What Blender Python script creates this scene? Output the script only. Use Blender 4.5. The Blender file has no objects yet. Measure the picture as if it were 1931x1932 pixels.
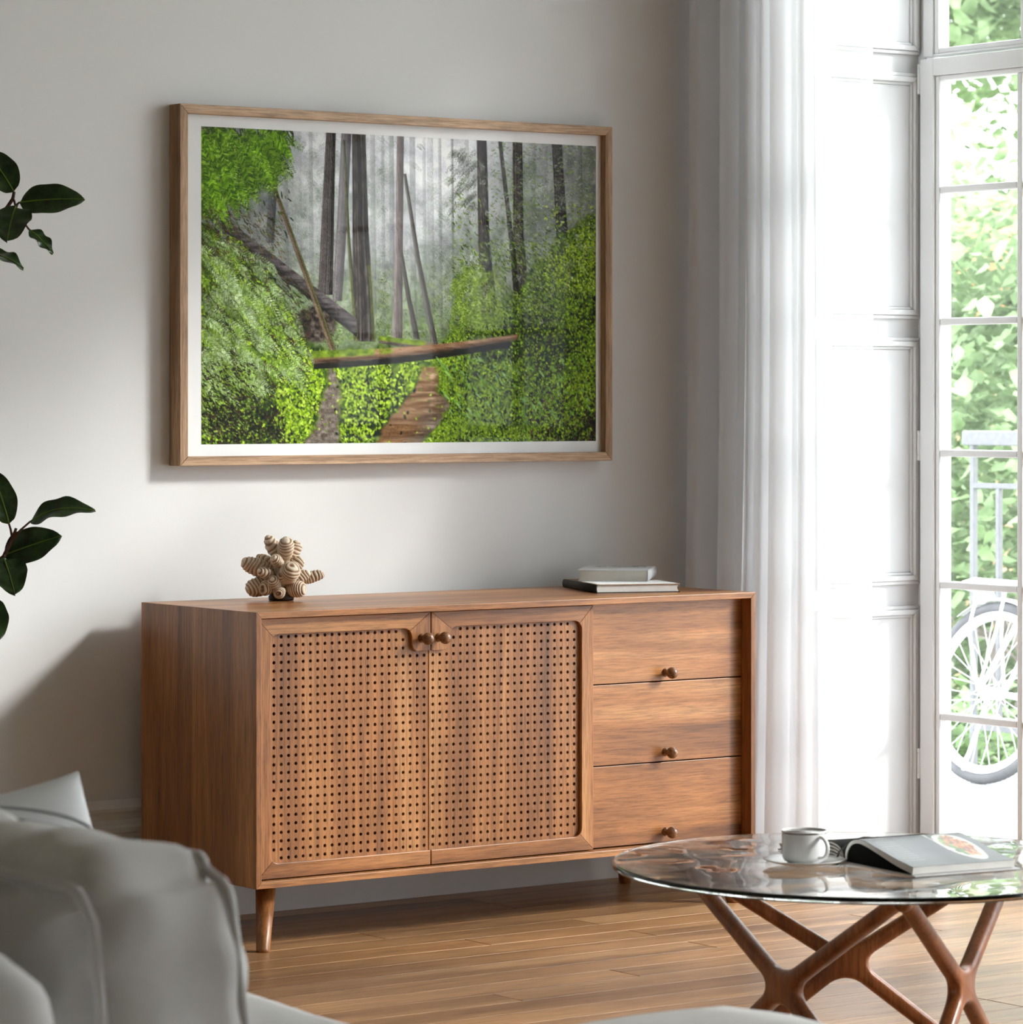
import bpy, math, random
import numpy as np
from mathutils import Vector, Matrix, noise as mnoise
from mathutils.bvhtree import BVHTree

R = math.radians
PI = math.pi
random.seed(7)
SC = bpy.context.scene
COL = SC.collection

# ------------------------------------------------------------------ camera, sky, sun, exposure
YAW = R(-35.96)
CAM_H = 1.2696
cam = bpy.data.cameras.new('camera')
cam.sensor_fit = 'HORIZONTAL'
cam.sensor_width = 36.0
cam.lens = 127.603
cam.shift_y = -0.1122
cam.clip_end = 300
cam.dof.use_dof = True
cam.dof.focus_distance = 8.3
cam.dof.aperture_fstop = 11.0
cam_ob = bpy.data.objects.new('camera', cam)
COL.objects.link(cam_ob)
cam_ob.location = (0, 0, CAM_H)
cam_ob.rotation_euler = (R(90), 0, YAW)
SC.camera = cam_ob

SKY_STRENGTH = 5.6
SUN_STRENGTH = 3.4
SC.view_settings.view_transform = 'Standard'
SC.view_settings.look = 'None'
SC.view_settings.gamma = 1.0
SC.view_settings.use_curve_mapping = False
SC.view_settings.exposure = 0.64

world = bpy.data.worlds.new('sky')
SC.world = world
world.use_nodes = True
wb = world.node_tree.nodes['Background']
wb.inputs['Color'].default_value = (0.915, 0.945, 1.0, 1)
wb.inputs['Strength'].default_value = SKY_STRENGTH

SUN_DIR = Vector((-1.15, 1.0, -0.81)).normalized()
sun = bpy.data.lights.new('sun', 'SUN')
sun.energy = SUN_STRENGTH
sun.angle = R(8.5)
sun.color = (1.0, 0.98, 0.95)
sun_ob = bpy.data.objects.new('sun', sun)
COL.objects.link(sun_ob)
sun_ob.location = (14, -4, 9)
sun_ob.rotation_euler = SUN_DIR.to_track_quat('-Z', 'Y').to_euler()


# ------------------------------------------------------------------ material helpers
def new_mat(name):
    m = bpy.data.materials.new(name)
    m.use_nodes = True
    nt = m.node_tree
    b = nt.nodes['Principled BSDF']
    return m, nt, b


def L(nt, a, b):
    nt.links.new(a, b)


def ramp(nt, stops):
    r = nt.nodes.new('ShaderNodeValToRGB')
    e = r.color_ramp.elements
    while len(e) < len(stops):
        e.new(0.5)
    for k, (p, c) in enumerate(stops):
        e[k].position = p
        e[k].color = (*c, 1)
    return r


def s2l(c):
    return tuple((x / 255 / 12.92) if x / 255 <= 0.04045 else ((x / 255 + 0.055) / 1.055) ** 2.4 for x in c)


def coords(nt, scale, rnd=True):
    tc = nt.nodes.new('ShaderNodeTexCoord')
    mp = nt.nodes.new('ShaderNodeMapping')
    mp.inputs['Scale'].default_value = scale
    src = tc.outputs['Object']
    if rnd:
        oi = nt.nodes.new('ShaderNodeObjectInfo')
        mul = nt.nodes.new('ShaderNodeVectorMath')
        mul.operation = 'SCALE'
        mul.inputs[0].default_value = (7.3, 3.1, 5.7)
        L(nt, oi.outputs['Random'], mul.inputs['Scale'])
        add = nt.nodes.new('ShaderNodeVectorMath')
        L(nt, src, add.inputs[0])
        L(nt, mul.outputs[0], add.inputs[1])
        src = add.outputs[0]
    L(nt, src, mp.inputs['Vector'])
    return mp.outputs['Vector']


def noise(nt, vec, scale, detail=4, rough=0.6, dist=0.0):
    n = nt.nodes.new('ShaderNodeTexNoise')
    n.inputs['Scale'].default_value = scale
    n.inputs['Detail'].default_value = detail
    n.inputs['Roughness'].default_value = rough
    n.inputs['Distortion'].default_value = dist
    L(nt, vec, n.inputs['Vector'])
    return n.outputs['Fac']


def mix(nt, fac, a, b, mode='MIX'):
    m = nt.nodes.new('ShaderNodeMix')
    m.data_type = 'RGBA'
    m.blend_type = mode
    for sock, v in ((m.inputs[0], fac), (m.inputs[6], a), (m.inputs[7], b)):
        if hasattr(v, 'is_output'):
            L(nt, v, sock)
        elif isinstance(v, (int, float)):
            sock.default_value = v
        else:
            sock.default_value = (*v, 1)
    return m.outputs[2]


def bump(nt, b, h, strength, dist=0.002):
    bp = nt.nodes.new('ShaderNodeBump')
    bp.inputs['Strength'].default_value = strength
    bp.inputs['Distance'].default_value = dist
    L(nt, h, bp.inputs['Height'])
    L(nt, bp.outputs['Normal'], b.inputs['Normal'])


def wood(name, axis, dark, mid, light, rough=0.42, fine=260.0, coarse=9.0, plank_var=0.0, bumpv=0.25, spec=0.4):
    m, nt, b = new_mat(name)
    st = {'X': (0.05, 1, 1), 'Y': (1, 0.05, 1), 'Z': (1, 1, 0.05)}[axis]
    v = coords(nt, st)
    warp = noise(nt, v, coarse, 3, 0.55, 0.6)
    grain = noise(nt, v, fine, 3, 0.7)
    mid_n = noise(nt, v, coarse * 6, 4, 0.65, 0.3)
    r1 = ramp(nt, [(0.28, dark), (0.5, mid), (0.74, light)])
    L(nt, warp, r1.inputs[0])
    r2 = ramp(nt, [(0.34, (0.46, 0.42, 0.38)), (0.58, (1.1, 1.08, 1.06))])
    L(nt, grain, r2.inputs[0])
    r3 = ramp(nt, [(0.3, (0.72, 0.7, 0.68)), (0.62, (1.1, 1.1, 1.1))])
    L(nt, mid_n, r3.inputs[0])
    c = mix(nt, 0.75, r1.outputs[0], r2.outputs[0], 'MULTIPLY')
    c = mix(nt, 0.8, c, r3.outputs[0], 'MULTIPLY')
    if plank_var:
        oi = nt.nodes.new('ShaderNodeObjectInfo')
        rv = ramp(nt, [(0.0, (1 - plank_var,) * 3), (1.0, (1 + plank_var * 0.6,) * 3)])
        L(nt, oi.outputs['Random'], rv.inputs[0])
        c = mix(nt, 1.0, c, rv.outputs[0], 'MULTIPLY')
    L(nt, c, b.inputs['Base Color'])
    b.inputs['Roughness'].default_value = rough
    b.inputs['Specular IOR Level'].default_value = spec
    bump(nt, b, grain, bumpv, 0.0006)
    return m


def plain(name, col, rough=0.6, spec=0.4, metal=0.0, nscale=0, namp=0.06, bmp=0.0, bscale=400):
    m, nt, b = new_mat(name)
    v = coords(nt, (1, 1, 1))
    n = noise(nt, v, nscale or 6, 4, 0.6)
    r = ramp(nt, [(0.3, tuple(x * (1 - namp) for x in col)), (0.7, tuple(min(1, x * (1 + namp)) for x in col))])
    L(nt, n, r.inputs[0])
    L(nt, r.outputs[0], b.inputs['Base Color'])
    b.inputs['Roughness'].default_value = rough
    b.inputs['Specular IOR Level'].default_value = spec
    b.inputs['Metallic'].default_value = metal
    if bmp:
        bump(nt, b, noise(nt, v, bscale, 2, 0.5), bmp, 0.001)
    return m


def thin_glass(name, tint=(1, 1, 1), ior=1.45, rough=0.0):
    m, nt, b = new_mat(name)
    nt.nodes.remove(b)
    out = nt.nodes['Material Output']
    tr = nt.nodes.new('ShaderNodeBsdfTransparent')
    tr.inputs[0].default_value = (*tint, 1)
    gl = nt.nodes.new('ShaderNodeBsdfGlossy')
    gl.inputs['Roughness'].default_value = rough
    fr = nt.nodes.new('ShaderNodeFresnel')
    # a pane is air on both sides: undo the node's swap of the index on the far face
    ge = nt.nodes.new('ShaderNodeNewGeometry')
    mr = nt.nodes.new('ShaderNodeMapRange')
    mr.inputs['To Min'].default_value = ior
    mr.inputs['To Max'].default_value = 1 / ior
    L(nt, ge.outputs['Backfacing'], mr.inputs['Value'])
    L(nt, mr.outputs[0], fr.inputs['IOR'])
    mx = nt.nodes.new('ShaderNodeMixShader')
    L(nt, fr.outputs[0], mx.inputs[0])
    L(nt, tr.outputs[0], mx.inputs[1])
    L(nt, gl.outputs[0], mx.inputs[2])
    L(nt, mx.outputs[0], out.inputs[0])
    return m


M = {}
WD, WM, WL = s2l((106, 63, 32)), s2l((168, 111, 63)), s2l((202, 149, 97))
for ax in 'XYZ':
    M['oak' + ax] = wood('oak_veneer_' + ax.lower(), ax, WD, WM, WL, rough=0.34, spec=0.55)
M['knob'] = wood('turned_walnut', 'Y', s2l((84, 54, 36)), s2l((134, 92, 64)), s2l((166, 124, 92)), rough=0.18, fine=300, coarse=30, spec=0.6)
M['walnut'] = wood('walnut', 'Z', s2l((104, 58, 30)), s2l((146, 86, 48)), s2l((172, 108, 66)), rough=0.3, fine=320, coarse=14, spec=0.5)
FD, FM, FL = s2l((128, 92, 58)), s2l((174, 132, 90)), s2l((200, 159, 115))
M['floor'] = wood('oiled_oak_plank', 'X', FD, FM, FL, rough=0.34, fine=150, coarse=7, plank_var=0.14, bumpv=0.15, spec=0.5)
for ax in 'XZ':
    M['frame' + ax] = wood('frame_oak_' + ax.lower(), ax, s2l((136, 104, 76)), s2l((182, 148, 116)), s2l((204, 174, 146)), rough=0.5, fine=240, coarse=14)
M['wall'] = plain('painted_plaster', (0.76, 0.76, 0.765), 0.85, 0.2, nscale=3, namp=0.012, bmp=0.12, bscale=260)
M['darkwall'] = plain('bounce_dark_plaster', (0.30, 0.275, 0.25), 0.9, 0.2, nscale=3, namp=0.03)  # unseen walls kept dark to cut the bounce light in the room
M['ceil'] = plain('ceiling_paint', (0.62, 0.61, 0.60), 0.9, 0.2, nscale=3, namp=0.02)
M['white'] = plain('white_lacquer', (0.78, 0.78, 0.79), 0.4, 0.4, nscale=5, namp=0.01)
M['reveal_dim'] = plain('sun_dimmed_white', (0.69, 0.69, 0.70), 0.45, 0.4, nscale=5, namp=0.01)  # the white lacquer toned down where sun strikes the reveals, against overexposure
M['trimwall'] = plain('skirting_paint', (0.76, 0.755, 0.75), 0.5, 0.4, nscale=5, namp=0.01)
M['mat'] = plain('mat_card', (0.86, 0.86, 0.87), 0.8, 0.2, nscale=40, namp=0.01)
M['glass'] = thin_glass('window_glass', (0.97, 0.985, 0.975))
M['pglass'] = thin_glass('picture_glass', (0.99, 0.99, 0.99), ior=1.12)
M['china'] = plain('white_china', (0.88, 0.88, 0.885), 0.12, 0.5, nscale=8, namp=0.01)
M['silver'] = plain('silver_band', (0.35, 0.33, 0.31), 0.18, 0.5, 1.0, nscale=20)
M['chrome'] = plain('brushed_steel', (0.6, 0.6, 0.6), 0.25, 0.5, 1.0, nscale=20)
M['sofa'] = plain('grey_sofa_linen', (0.82, 0.80, 0.785), 0.95, 0.15, nscale=7, namp=0.07, bmp=0.5, bscale=700)
M['pillow'] = plain('white_pillow_cotton', (0.78, 0.79, 0.80), 0.95, 0.15, nscale=14, namp=0.03, bmp=0.4, bscale=700)
M['stripe'] = plain('grey_pillow_cord', (0.36, 0.37, 0.38), 0.95, 0.15, nscale=14, namp=0.05)
M['leaf'] = None
M['stem'] = plain('rubber_plant_stem', s2l((86, 58, 46)), 0.6, 0.3, nscale=60, namp=0.3)
M['soil'] = plain('potting_soil', (0.05, 0.035, 0.025), 0.95, 0.1, nscale=90, namp=0.5, bmp=0.8, bscale=120)
M['pot'] = plain('grey_ceramic_pot', (0.45, 0.44, 0.42), 0.5, 0.4, nscale=20, namp=0.06)
M['page'] = plain('cream_page_edges', (0.70, 0.66, 0.60), 0.9, 0.1, nscale=30, namp=0.04)
M['pagew'] = plain('white_page_edges', (0.80, 0.78, 0.75), 0.9, 0.1, nscale=30, namp=0.04)
M['blackcover'] = plain('black_book_cloth', (0.020, 0.021, 0.018), 0.6, 0.3, nscale=80, namp=0.2)
M['brownboard'] = plain('tan_book_board', s2l((150, 122, 98)), 0.7, 0.3, nscale=90, namp=0.25)
M['greycover'] = plain('grey_paper_cover', (0.60, 0.60, 0.61), 0.55, 0.3, nscale=120, namp=0.04)
M['ink_shade'] = plain('dark_print_and_shade', (0.006, 0.0055, 0.005), 0.8, 0.1, nscale=50, namp=0.3)  # near-black, also imitates the shade in the hollow of the open book
M['ink'] = plain('grey_print', (0.30, 0.30, 0.31), 0.7, 0.2, nscale=60, namp=0.1)
M['bike'] = plain('white_bicycle_paint', (0.66, 0.66, 0.67), 0.3, 0.5, nscale=9, namp=0.01)
M['tyre'] = plain('grey_rubber', (0.085, 0.085, 0.09), 0.8, 0.2, nscale=60, namp=0.12)
M['rail'] = plain('grey_painted_iron', (0.10, 0.102, 0.11), 0.5, 0.4, nscale=60, namp=0.18)
M['paving'] = plain('pale_stone_paving', (0.40, 0.405, 0.415), 0.75, 0.3, nscale=5, namp=0.08, bmp=0.3, bscale=60)
M['bark'] = plain('grey_pink_bark', s2l((150, 138, 134)), 0.9, 0.1, nscale=14, namp=0.25, bmp=0.6, bscale=30)
M['terra'] = plain('terracotta_render', s2l((172, 138, 116)), 0.9, 0.1, nscale=2, namp=0.08)
M['roof'] = plain('orange_roof_tile', s2l((168, 110, 84)), 0.85, 0.1, nscale=20, namp=0.15)
M['lining'] = plain('hole_shade_black', (0.006, 0.005, 0.005), 0.95, 0.05, nscale=60, namp=0.2)  # for black sheets added behind the door holes, imitating the unlit cabinet inside
M['pane_dark'] = plain('far_window_glass', (0.2, 0.24, 0.28), 0.1, 0.5, nscale=3)
M['grass'] = plain('garden_grass', s2l((128, 150, 92)), 0.95, 0.1, nscale=3, namp=0.25)


def leaf_mat(name, dark, light, mottled, rough=0.25, transl=0.12):
    m, nt, b = new_mat(name)
    v = coords(nt, (1, 1, 1))
    n1 = noise(nt, v, mottled, 4, 0.6)
    r = ramp(nt, [(0.3, dark), (0.72, light)])
    L(nt, n1, r.inputs[0])
    L(nt, r.outputs[0], b.inputs['Base Color'])
    b.inputs['Roughness'].default_value = rough
    b.inputs['Specular IOR Level'].default_value = 0.4
    if transl:
        out = nt.nodes['Material Output']
        t = nt.nodes.new('ShaderNodeBsdfTranslucent')
        L(nt, r.outputs[0], t.inputs[0])
        mx = nt.nodes.new('ShaderNodeMixShader')
        mx.inputs[0].default_value = transl
        L(nt, b.outputs[0], mx.inputs[1])
        L(nt, t.outputs[0], mx.inputs[2])
        L(nt, mx.outputs[0], out.inputs[0])
    return m


M['leaf'] = leaf_mat('rubber_plant_leaf', s2l((28, 46, 22)), s2l((62, 90, 46)), 40, 0.3, 0.06)
M['vein'] = plain('pale_green_midrib', s2l((110, 136, 52)), 0.5, 0.3, nscale=60)
M['tree1'] = leaf_mat('pale_maple_leaves', s2l((88, 112, 68)), s2l((166, 186, 146)), 5, 0.5, 0.4)
M['tree2'] = leaf_mat('mid_green_leaves', s2l((74, 98, 58)), s2l((146, 170, 122)), 4, 0.5, 0.4)
M['tree3'] = leaf_mat('deep_green_leaves', s2l((50, 74, 40)), s2l((120, 148, 92)), 4, 0.5, 0.35)


def sheer_mat():
    m, nt, b = new_mat('white_voile')
    nt.nodes.remove(b)
    out = nt.nodes['Material Output']
    d = nt.nodes.new('ShaderNodeBsdfDiffuse')
    d.inputs[0].default_value = (0.86, 0.86, 0.87, 1)
    t = nt.nodes.new('ShaderNodeBsdfTranslucent')
    t.inputs[0].default_value = (0.86, 0.86, 0.88, 1)
    tr = nt.nodes.new('ShaderNodeBsdfTransparent')
    an = nt.nodes.new('ShaderNodeAttribute')
    an.attribute_name = 'sheer'
    n = an.outputs['Fac']
    mr = nt.nodes.new('ShaderNodeMapRange')
    mr.inputs['To Min'].default_value = 0.16
    mr.inputs['To Max'].default_value = 0.48
    L(nt, n, mr.inputs['Value'])
    m1 = nt.nodes.new('ShaderNodeMixShader')
    m1.inputs[0].default_value = 0.5
    L(nt, d.outputs[0], m1.inputs[1])
    L(nt, t.outputs[0], m1.inputs[2])
    m2 = nt.nodes.new('ShaderNodeMixShader')
    L(nt, mr.outputs[0], m2.inputs[0])
    L(nt, m1.outputs[0], m2.inputs[1])
    L(nt, tr.outputs[0], m2.inputs[2])
    L(nt, m2.outputs[0], out.inputs[0])
    return m


M['voile'] = sheer_mat()


def table_glass_mat():
    m, nt, b = new_mat('wavy_cast_glass')
    nt.nodes.remove(b)
    out = nt.nodes['Material Output']
    g = nt.nodes.new('ShaderNodeBsdfGlass')
    g.inputs['IOR'].default_value = 1.48
    g.inputs['Color'].default_value = (0.975, 0.985, 0.98, 1)
    v = coords(nt, (1, 1, 1), rnd=False)
    n = noise(nt, v, 5.5, 1, 0.4)
    bp = nt.nodes.new('ShaderNodeBump')
    bp.inputs['Strength'].default_value = 0.35
    bp.inputs['Distance'].default_value = 0.012
    L(nt, n, bp.inputs['Height'])
    L(nt, bp.outputs['Normal'], g.inputs['Normal'])
    L(nt, g.outputs[0], out.inputs[0])
    return m


M['tglass'] = table_glass_mat()


def wood_rings_mat():
    m, nt, b = new_mat('carved_driftwood')
    at = nt.nodes.new('ShaderNodeAttribute')
    at.attribute_name = 'groove'
    r = ramp(nt, [(0.0, s2l((92, 58, 38))), (0.3, s2l((166, 130, 100))), (0.65, s2l((214, 192, 166))), (1.0, s2l((228, 214, 196)))])
    L(nt, at.outputs['Fac'], r.inputs[0])
    v = coords(nt, (1, 1, 1))
    n = noise(nt, v, 60, 4, 0.6)
    r2 = ramp(nt, [(0.35, (0.78, 0.74, 0.7)), (0.65, (1.05, 1.05, 1.05))])
    L(nt, n, r2.inputs[0])
    c = mix(nt, 0.7, r.outputs[0], r2.outputs[0], 'MULTIPLY')
    L(nt, c, b.inputs['Base Color'])
    b.inputs['Roughness'].default_value = 0.6
    return m


M['rings'] = wood_rings_mat()


def print_mat(name, attr='print', rough=0.7):
    m, nt, b = new_mat(name)
    at = nt.nodes.new('ShaderNodeAttribute')
    at.attribute_name = attr
    L(nt, at.outputs['Color'], b.inputs['Base Color'])
    b.inputs['Roughness'].default_value = rough
    b.inputs['Specular IOR Level'].default_value = 0.2
    return m


M['print'] = print_mat('forest_print')
M['magprint'] = print_mat('magazine_print', rough=0.3)


# ------------------------------------------------------------------ mesh builder (world coordinates)
class MB:
    def __init__(s):
        s.v, s.f, s.sm, s.mi = [], [], [], []

    def add(s, vs, fs, smooth=False, mi=0):
        o = len(s.v)
        s.v += [tuple(p) for p in vs]
        s.f += [tuple(i + o for i in f) for f in fs]
        s.sm += [smooth] * len(fs)
        s.mi += [mi] * len(fs)
        return s

    def box(s, a, b, mi=0):
        x0, y0, z0 = a
        x1, y1, z1 = b
        v = [(x0, y0, z0), (x1, y0, z0), (x1, y1, z0), (x0, y1, z0), (x0, y0, z1), (x1, y0, z1), (x1, y1, z1), (x0, y1, z1)]
        return s.add(v, [(0, 3, 2, 1), (4, 5, 6, 7), (0, 1, 5, 4), (1, 2, 6, 5), (2, 3, 7, 6), (3, 0, 4, 7)], mi=mi)

    def prism(s, poly, d0, d1, axis='Y', mi=0):
        """polygon in the plane normal to axis, extruded d0..d1"""
        n = len(poly)
        if axis == 'Y':
            P = lambda p, d: (p[0], d, p[1])
        elif axis == 'X':
            P = lambda p, d: (d, p[0], p[1])
        else:
            P = lambda p, d: (p[0], p[1], d)
        v = [P(p, d0) for p in poly] + [P(p, d1) for p in poly]
        f = [tuple(range(n)), tuple(range(2 * n - 1, n - 1, -1))]
        f += [(i, i + n, (i + 1) % n + n, (i + 1) % n) for i in range(n)]
        return s.add(v, f, mi=mi)

    def tube(s, pts, rad, seg=10, caps=True, smooth=True, mi=0, flat=None):
        pts = [Vector(p) for p in pts]
        n = len(pts)
        if not hasattr(rad, '__len__'):
            rad = [rad] * n
        vs, fs = [], []
        prev = None
        for i, p in enumerate(pts):
            t = (pts[min(i + 1, n - 1)] - pts[max(i - 1, 0)])
            t = t.normalized() if t.length > 1e-9 else Vector((0, 0, 1))
            if prev is None:
                ref = Vector((0, 0, 1)) if abs(t.z) < 0.9 else Vector((1, 0, 0))
                u = t.cross(ref).normalized()
            else:
                u = (prev - t * prev.dot(t))
                u = u.normalized() if u.length > 1e-6 else t.orthogonal().normalized()
            prev = u
            w = t.cross(u)
            for k in range(seg):
                a = 2 * PI * k / seg
                vs.append(p + (u * math.cos(a) + w * math.sin(a) * (flat or 1)) * rad[i])
        for i in range(n - 1):
            for k in range(seg):
                a, b = i * seg + k, i * seg + (k + 1) % seg
                fs.append((a, b, b + seg, a + seg))
        if caps:
            fs.append(tuple(range(seg - 1, -1, -1)))
            fs.append(tuple(range((n - 1) * seg, n * seg)))
        return s.add(vs, fs, smooth, mi)

    def lathe(s, prof, c, axis=(0, 0, 1), seg=32, smooth=True, mi=0):
        """prof: list of (radius, height) along the axis from c"""
        q = Vector((0, 0, 1)).rotation_difference(Vector(axis))
        vs, fs = [], []
        for r, h in prof:
            for k in range(seg):
                a = 2 * PI * k / seg
                vs.append(Vector(c) + q @ Vector((r * math.cos(a), r * math.sin(a), h)))
        n = len(prof)
        for i in range(n - 1):
            for k in range(seg):
                a, b = i * seg + k, i * seg + (k + 1) % seg
                fs.append((a, b, b + seg, a + seg))
        if prof[0][0] > 1e-6:
            fs.append(tuple(range(seg - 1, -1, -1)))
        if prof[-1][0] > 1e-6:
            fs.append(tuple(range((n - 1) * seg, n * seg)))
        return s.add(vs, fs, smooth, mi)

    def grid(s, fn, nu, nv, smooth=True, mi=0, wrap_u=False):
        vs = [fn(i / nu, j / nv) for j in range(nv + 1) for i in range(nu + 1)]
        w = nu + 1
        fs = [(j * w + i, j * w + i + 1, (j + 1) * w + i + 1, (j + 1) * w + i) for j in range(nv) for i in range(nu)]
        return s.add(vs, fs, smooth, mi)

    def soft(s, c, h, r, n=14, bulge=0.0, nz=0.0, nsc=6.0, rot=None, seed=0.0, mi=0, sag=None):
        """rounded, softly bulging box: centre c, half sizes h, corner radius r"""
        rot = rot or Matrix.Identity(3)
        vs, fs = [], []
        idx = {}

        def vert(p):
            key = tuple(round(x, 5) for x in p)
            if key in idx:
                return idx[key]
            P = Vector((p[0] * h[0], p[1] * h[1], p[2] * h[2]))
            q = Vector([max(-(h[k] - r), min(h[k] - r, P[k])) for k in range(3)])
            d = (P - q)
            d = d.normalized() if d.length > 1e-9 else Vector((0, 0, 0))
            V = q + d * r
            if bulge:
                for k in range(3):
                    a, b2 = [j for j in range(3) if j != k]
                    if abs(p[k]) > 0.999:
                        V[k] += math.copysign(bulge * (1 - p[a] ** 2) * (1 - p[b2] ** 2), p[k])
            if nz:
                V += d * nz * mnoise.noise(Vector(V) * nsc + Vector((seed, seed * 1.7, 0)))
                V += Vector((0, 0, 1)) * nz * 0.6 * mnoise.noise(Vector(V) * nsc * 0.6 + Vector((3, seed, 9)))
            if sag:
                V = sag(V, p)
            idx[key] = len(vs)
            vs.append(Vector(c) + rot @ V)
            return idx[key]

        g = [math.sin((2 * i / n - 1) * PI / 2) * 0.35 + (2 * i / n - 1) * 0.65 for i in range(n + 1)]
        for ax in range(3):
            a, b2 = [(1, 2), (2, 0), (0, 1)][ax]
            for sg in (-1, 1):
                for i in range(n):
                    for j in range(n):
                        quad = []
                        for (ii, jj) in ((i, j), (i + 1, j), (i + 1, j + 1), (i, j + 1)):
                            p = [0, 0, 0]
                            p[ax], p[a], p[b2] = sg, g[ii], g[jj]
                            quad.append(vert(p))
                        fs.append(tuple(quad if sg > 0 else quad[::-1]))
        return s.add(vs, fs, True, mi)

    def ell(s, c, rad, axis=(0, 0, 1), nu=20, nv=12, mi=0):
        q = Vector((0, 0, 1)).rotation_difference(Vector(axis).normalized())
        prof = []
        for j in range(nv + 1):
            t = PI * j / nv
            prof.append((math.sin(t), -math.cos(t)))
        vs, fs = [], []
        for r, h in prof:
            for k in range(nu):
                a = 2 * PI * k / nu
                vs.append(Vector(c) + q @ Vector((rad[0] * r * math.cos(a), rad[1] * r * math.sin(a), rad[2] * h)))
        for i in range(nv):
            for k in range(nu):
                a, b = i * nu + k, i * nu + (k + 1) % nu
                fs.append((a, b, b + nu, a + nu))
        return s.add(vs, fs, True, mi)


def base_of(o):
    """world origin of the thing o belongs to"""
    p = Vector((0, 0, 0))
    while o is not None:
        p += Vector(o.location)
        o = o.parent
    return p


def obj(name, mb, mat, parent=None, bevel=0.0, bseg=2, sub=0, **props):
    me = bpy.data.meshes.new(name)
    if parent is not None:
        org = base_of(parent)
    else:
        a = np.array(mb.v)
        org = Vector(((a[:, 0].min() + a[:, 0].max()) / 2, (a[:, 1].min() + a[:, 1].max()) / 2, a[:, 2].min()))
    me.from_pydata([tuple(Vector(p) - org) for p in mb.v], [], mb.f)
    me.polygons.foreach_set('use_smooth', mb.sm)
    me.polygons.foreach_set('material_index', mb.mi)
    for m in (mat if isinstance(mat, (list, tuple)) else [mat]):
        me.materials.append(m)
    me.update()
    o = bpy.data.objects.new(name, me)
    COL.objects.link(o)
    if parent is not None:
        o.parent = parent
    else:
        o.location = org
    if bevel:
        bv = o.modifiers.new('bevel', 'BEVEL')
        bv.width = bevel
        bv.segments = bseg
        bv.limit_method = 'ANGLE'
        bv.angle_limit = R(35)
        bv.harden_normals = False
    if sub:
        sm = o.modifiers.new('sub', 'SUBSURF')
        sm.levels = sm.render_levels = sub
    for k, v in props.items():
        o[k] = v
    return o


def thing(name, label, cat, loc, group=None):
    o = bpy.data.objects.new(name, None)
    o.empty_display_size = 0.1
    COL.objects.link(o)
    o.location = loc
    o['label'] = label
    o['category'] = cat
    if group:
        o['group'] = group
    return o


def tag(o, label, cat, group=None):
    o['label'] = label
    o['category'] = cat
    if group:
        o['group'] = group
    return o


def struct(name, mb, mat, **k):
    return obj(name, mb, mat, kind='structure', **k)


def arc(cx, cy, r, a0, a1, n=6):
    return [(cx + r * math.cos(R(a0 + (a1 - a0) * i / n)), cy + r * math.sin(R(a0 + (a1 - a0) * i / n))) for i in range(n + 1)]


# ------------------------------------------------------------------ room shell
WY = 7.612            # picture wall face
RX = 6.20             # window wall inner face
XO = 6.70             # window wall outer face
CEIL = 3.30
LX, FY = -1.2, -1.2   # left wall, wall behind the camera
HEAD = 2.95           # window head
OPEN = [(4.93, 7.25), (2.2, 4.52), (0.05, 1.57)]   # window openings along the right wall; last two added, unseen, for fill light

struct('wall_back', MB().box((LX, WY, 0), (XO, WY + 0.2, CEIL)), M['wall'])
wr = MB()
PIERS = [(FY - 0.2, OPEN[2][0]), (OPEN[2][1], OPEN[1][0]), (OPEN[1][1], OPEN[0][0]), (OPEN[0][1], WY)]
for a, b in PIERS:
    wr.box((RX, a, 0), (XO, b, CEIL))
for a, b in OPEN:
    wr.box((RX, a, HEAD), (XO, b, CEIL))
struct('wall_right', wr, M['wall'])
struct('wall_left', MB().box((LX - 0.2, FY, 0), (LX, WY, CEIL)), M['darkwall'])
struct('wall_front', MB().box((LX - 0.2, FY - 0.2, 0), (RX, FY, CEIL)), M['darkwall'])
struct('ceiling', MB().box((LX - 0.2, FY - 0.2, CEIL), (XO, WY + 0.2, CEIL + 0.2)), M['ceil'])

# floor: a sub-floor slab with separate planks
floor = struct('floor', MB().box((LX, FY, -0.15), (XO, WY, -0.018)), plain('sub_floor', (0.03, 0.02, 0.015), 0.9))
PW, GAP = 0.112, 0.0016


def plank_mesh(length):
    c = 0.0016
    x1, y1 = length, PW - GAP
    v = [(0, 0, -0.018), (x1, 0, -0.018), (x1, y1, -0.018), (0, y1, -0.018),
         (0, 0, -c), (x1, 0, -c), (x1, y1, -c), (0, y1, -c),
         (c, c, 0), (x1 - c, c, 0), (x1 - c, y1 - c, 0), (c, y1 - c, 0)]
    f = [(0, 1, 5, 4), (1, 2, 6, 5), (2, 3, 7, 6), (3, 0, 4, 7), (4, 5, 9, 8), (5, 6, 10, 9), (6, 7, 11, 10), (7, 4, 8, 11), (8, 9, 10, 11)]
    return v, f


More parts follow.
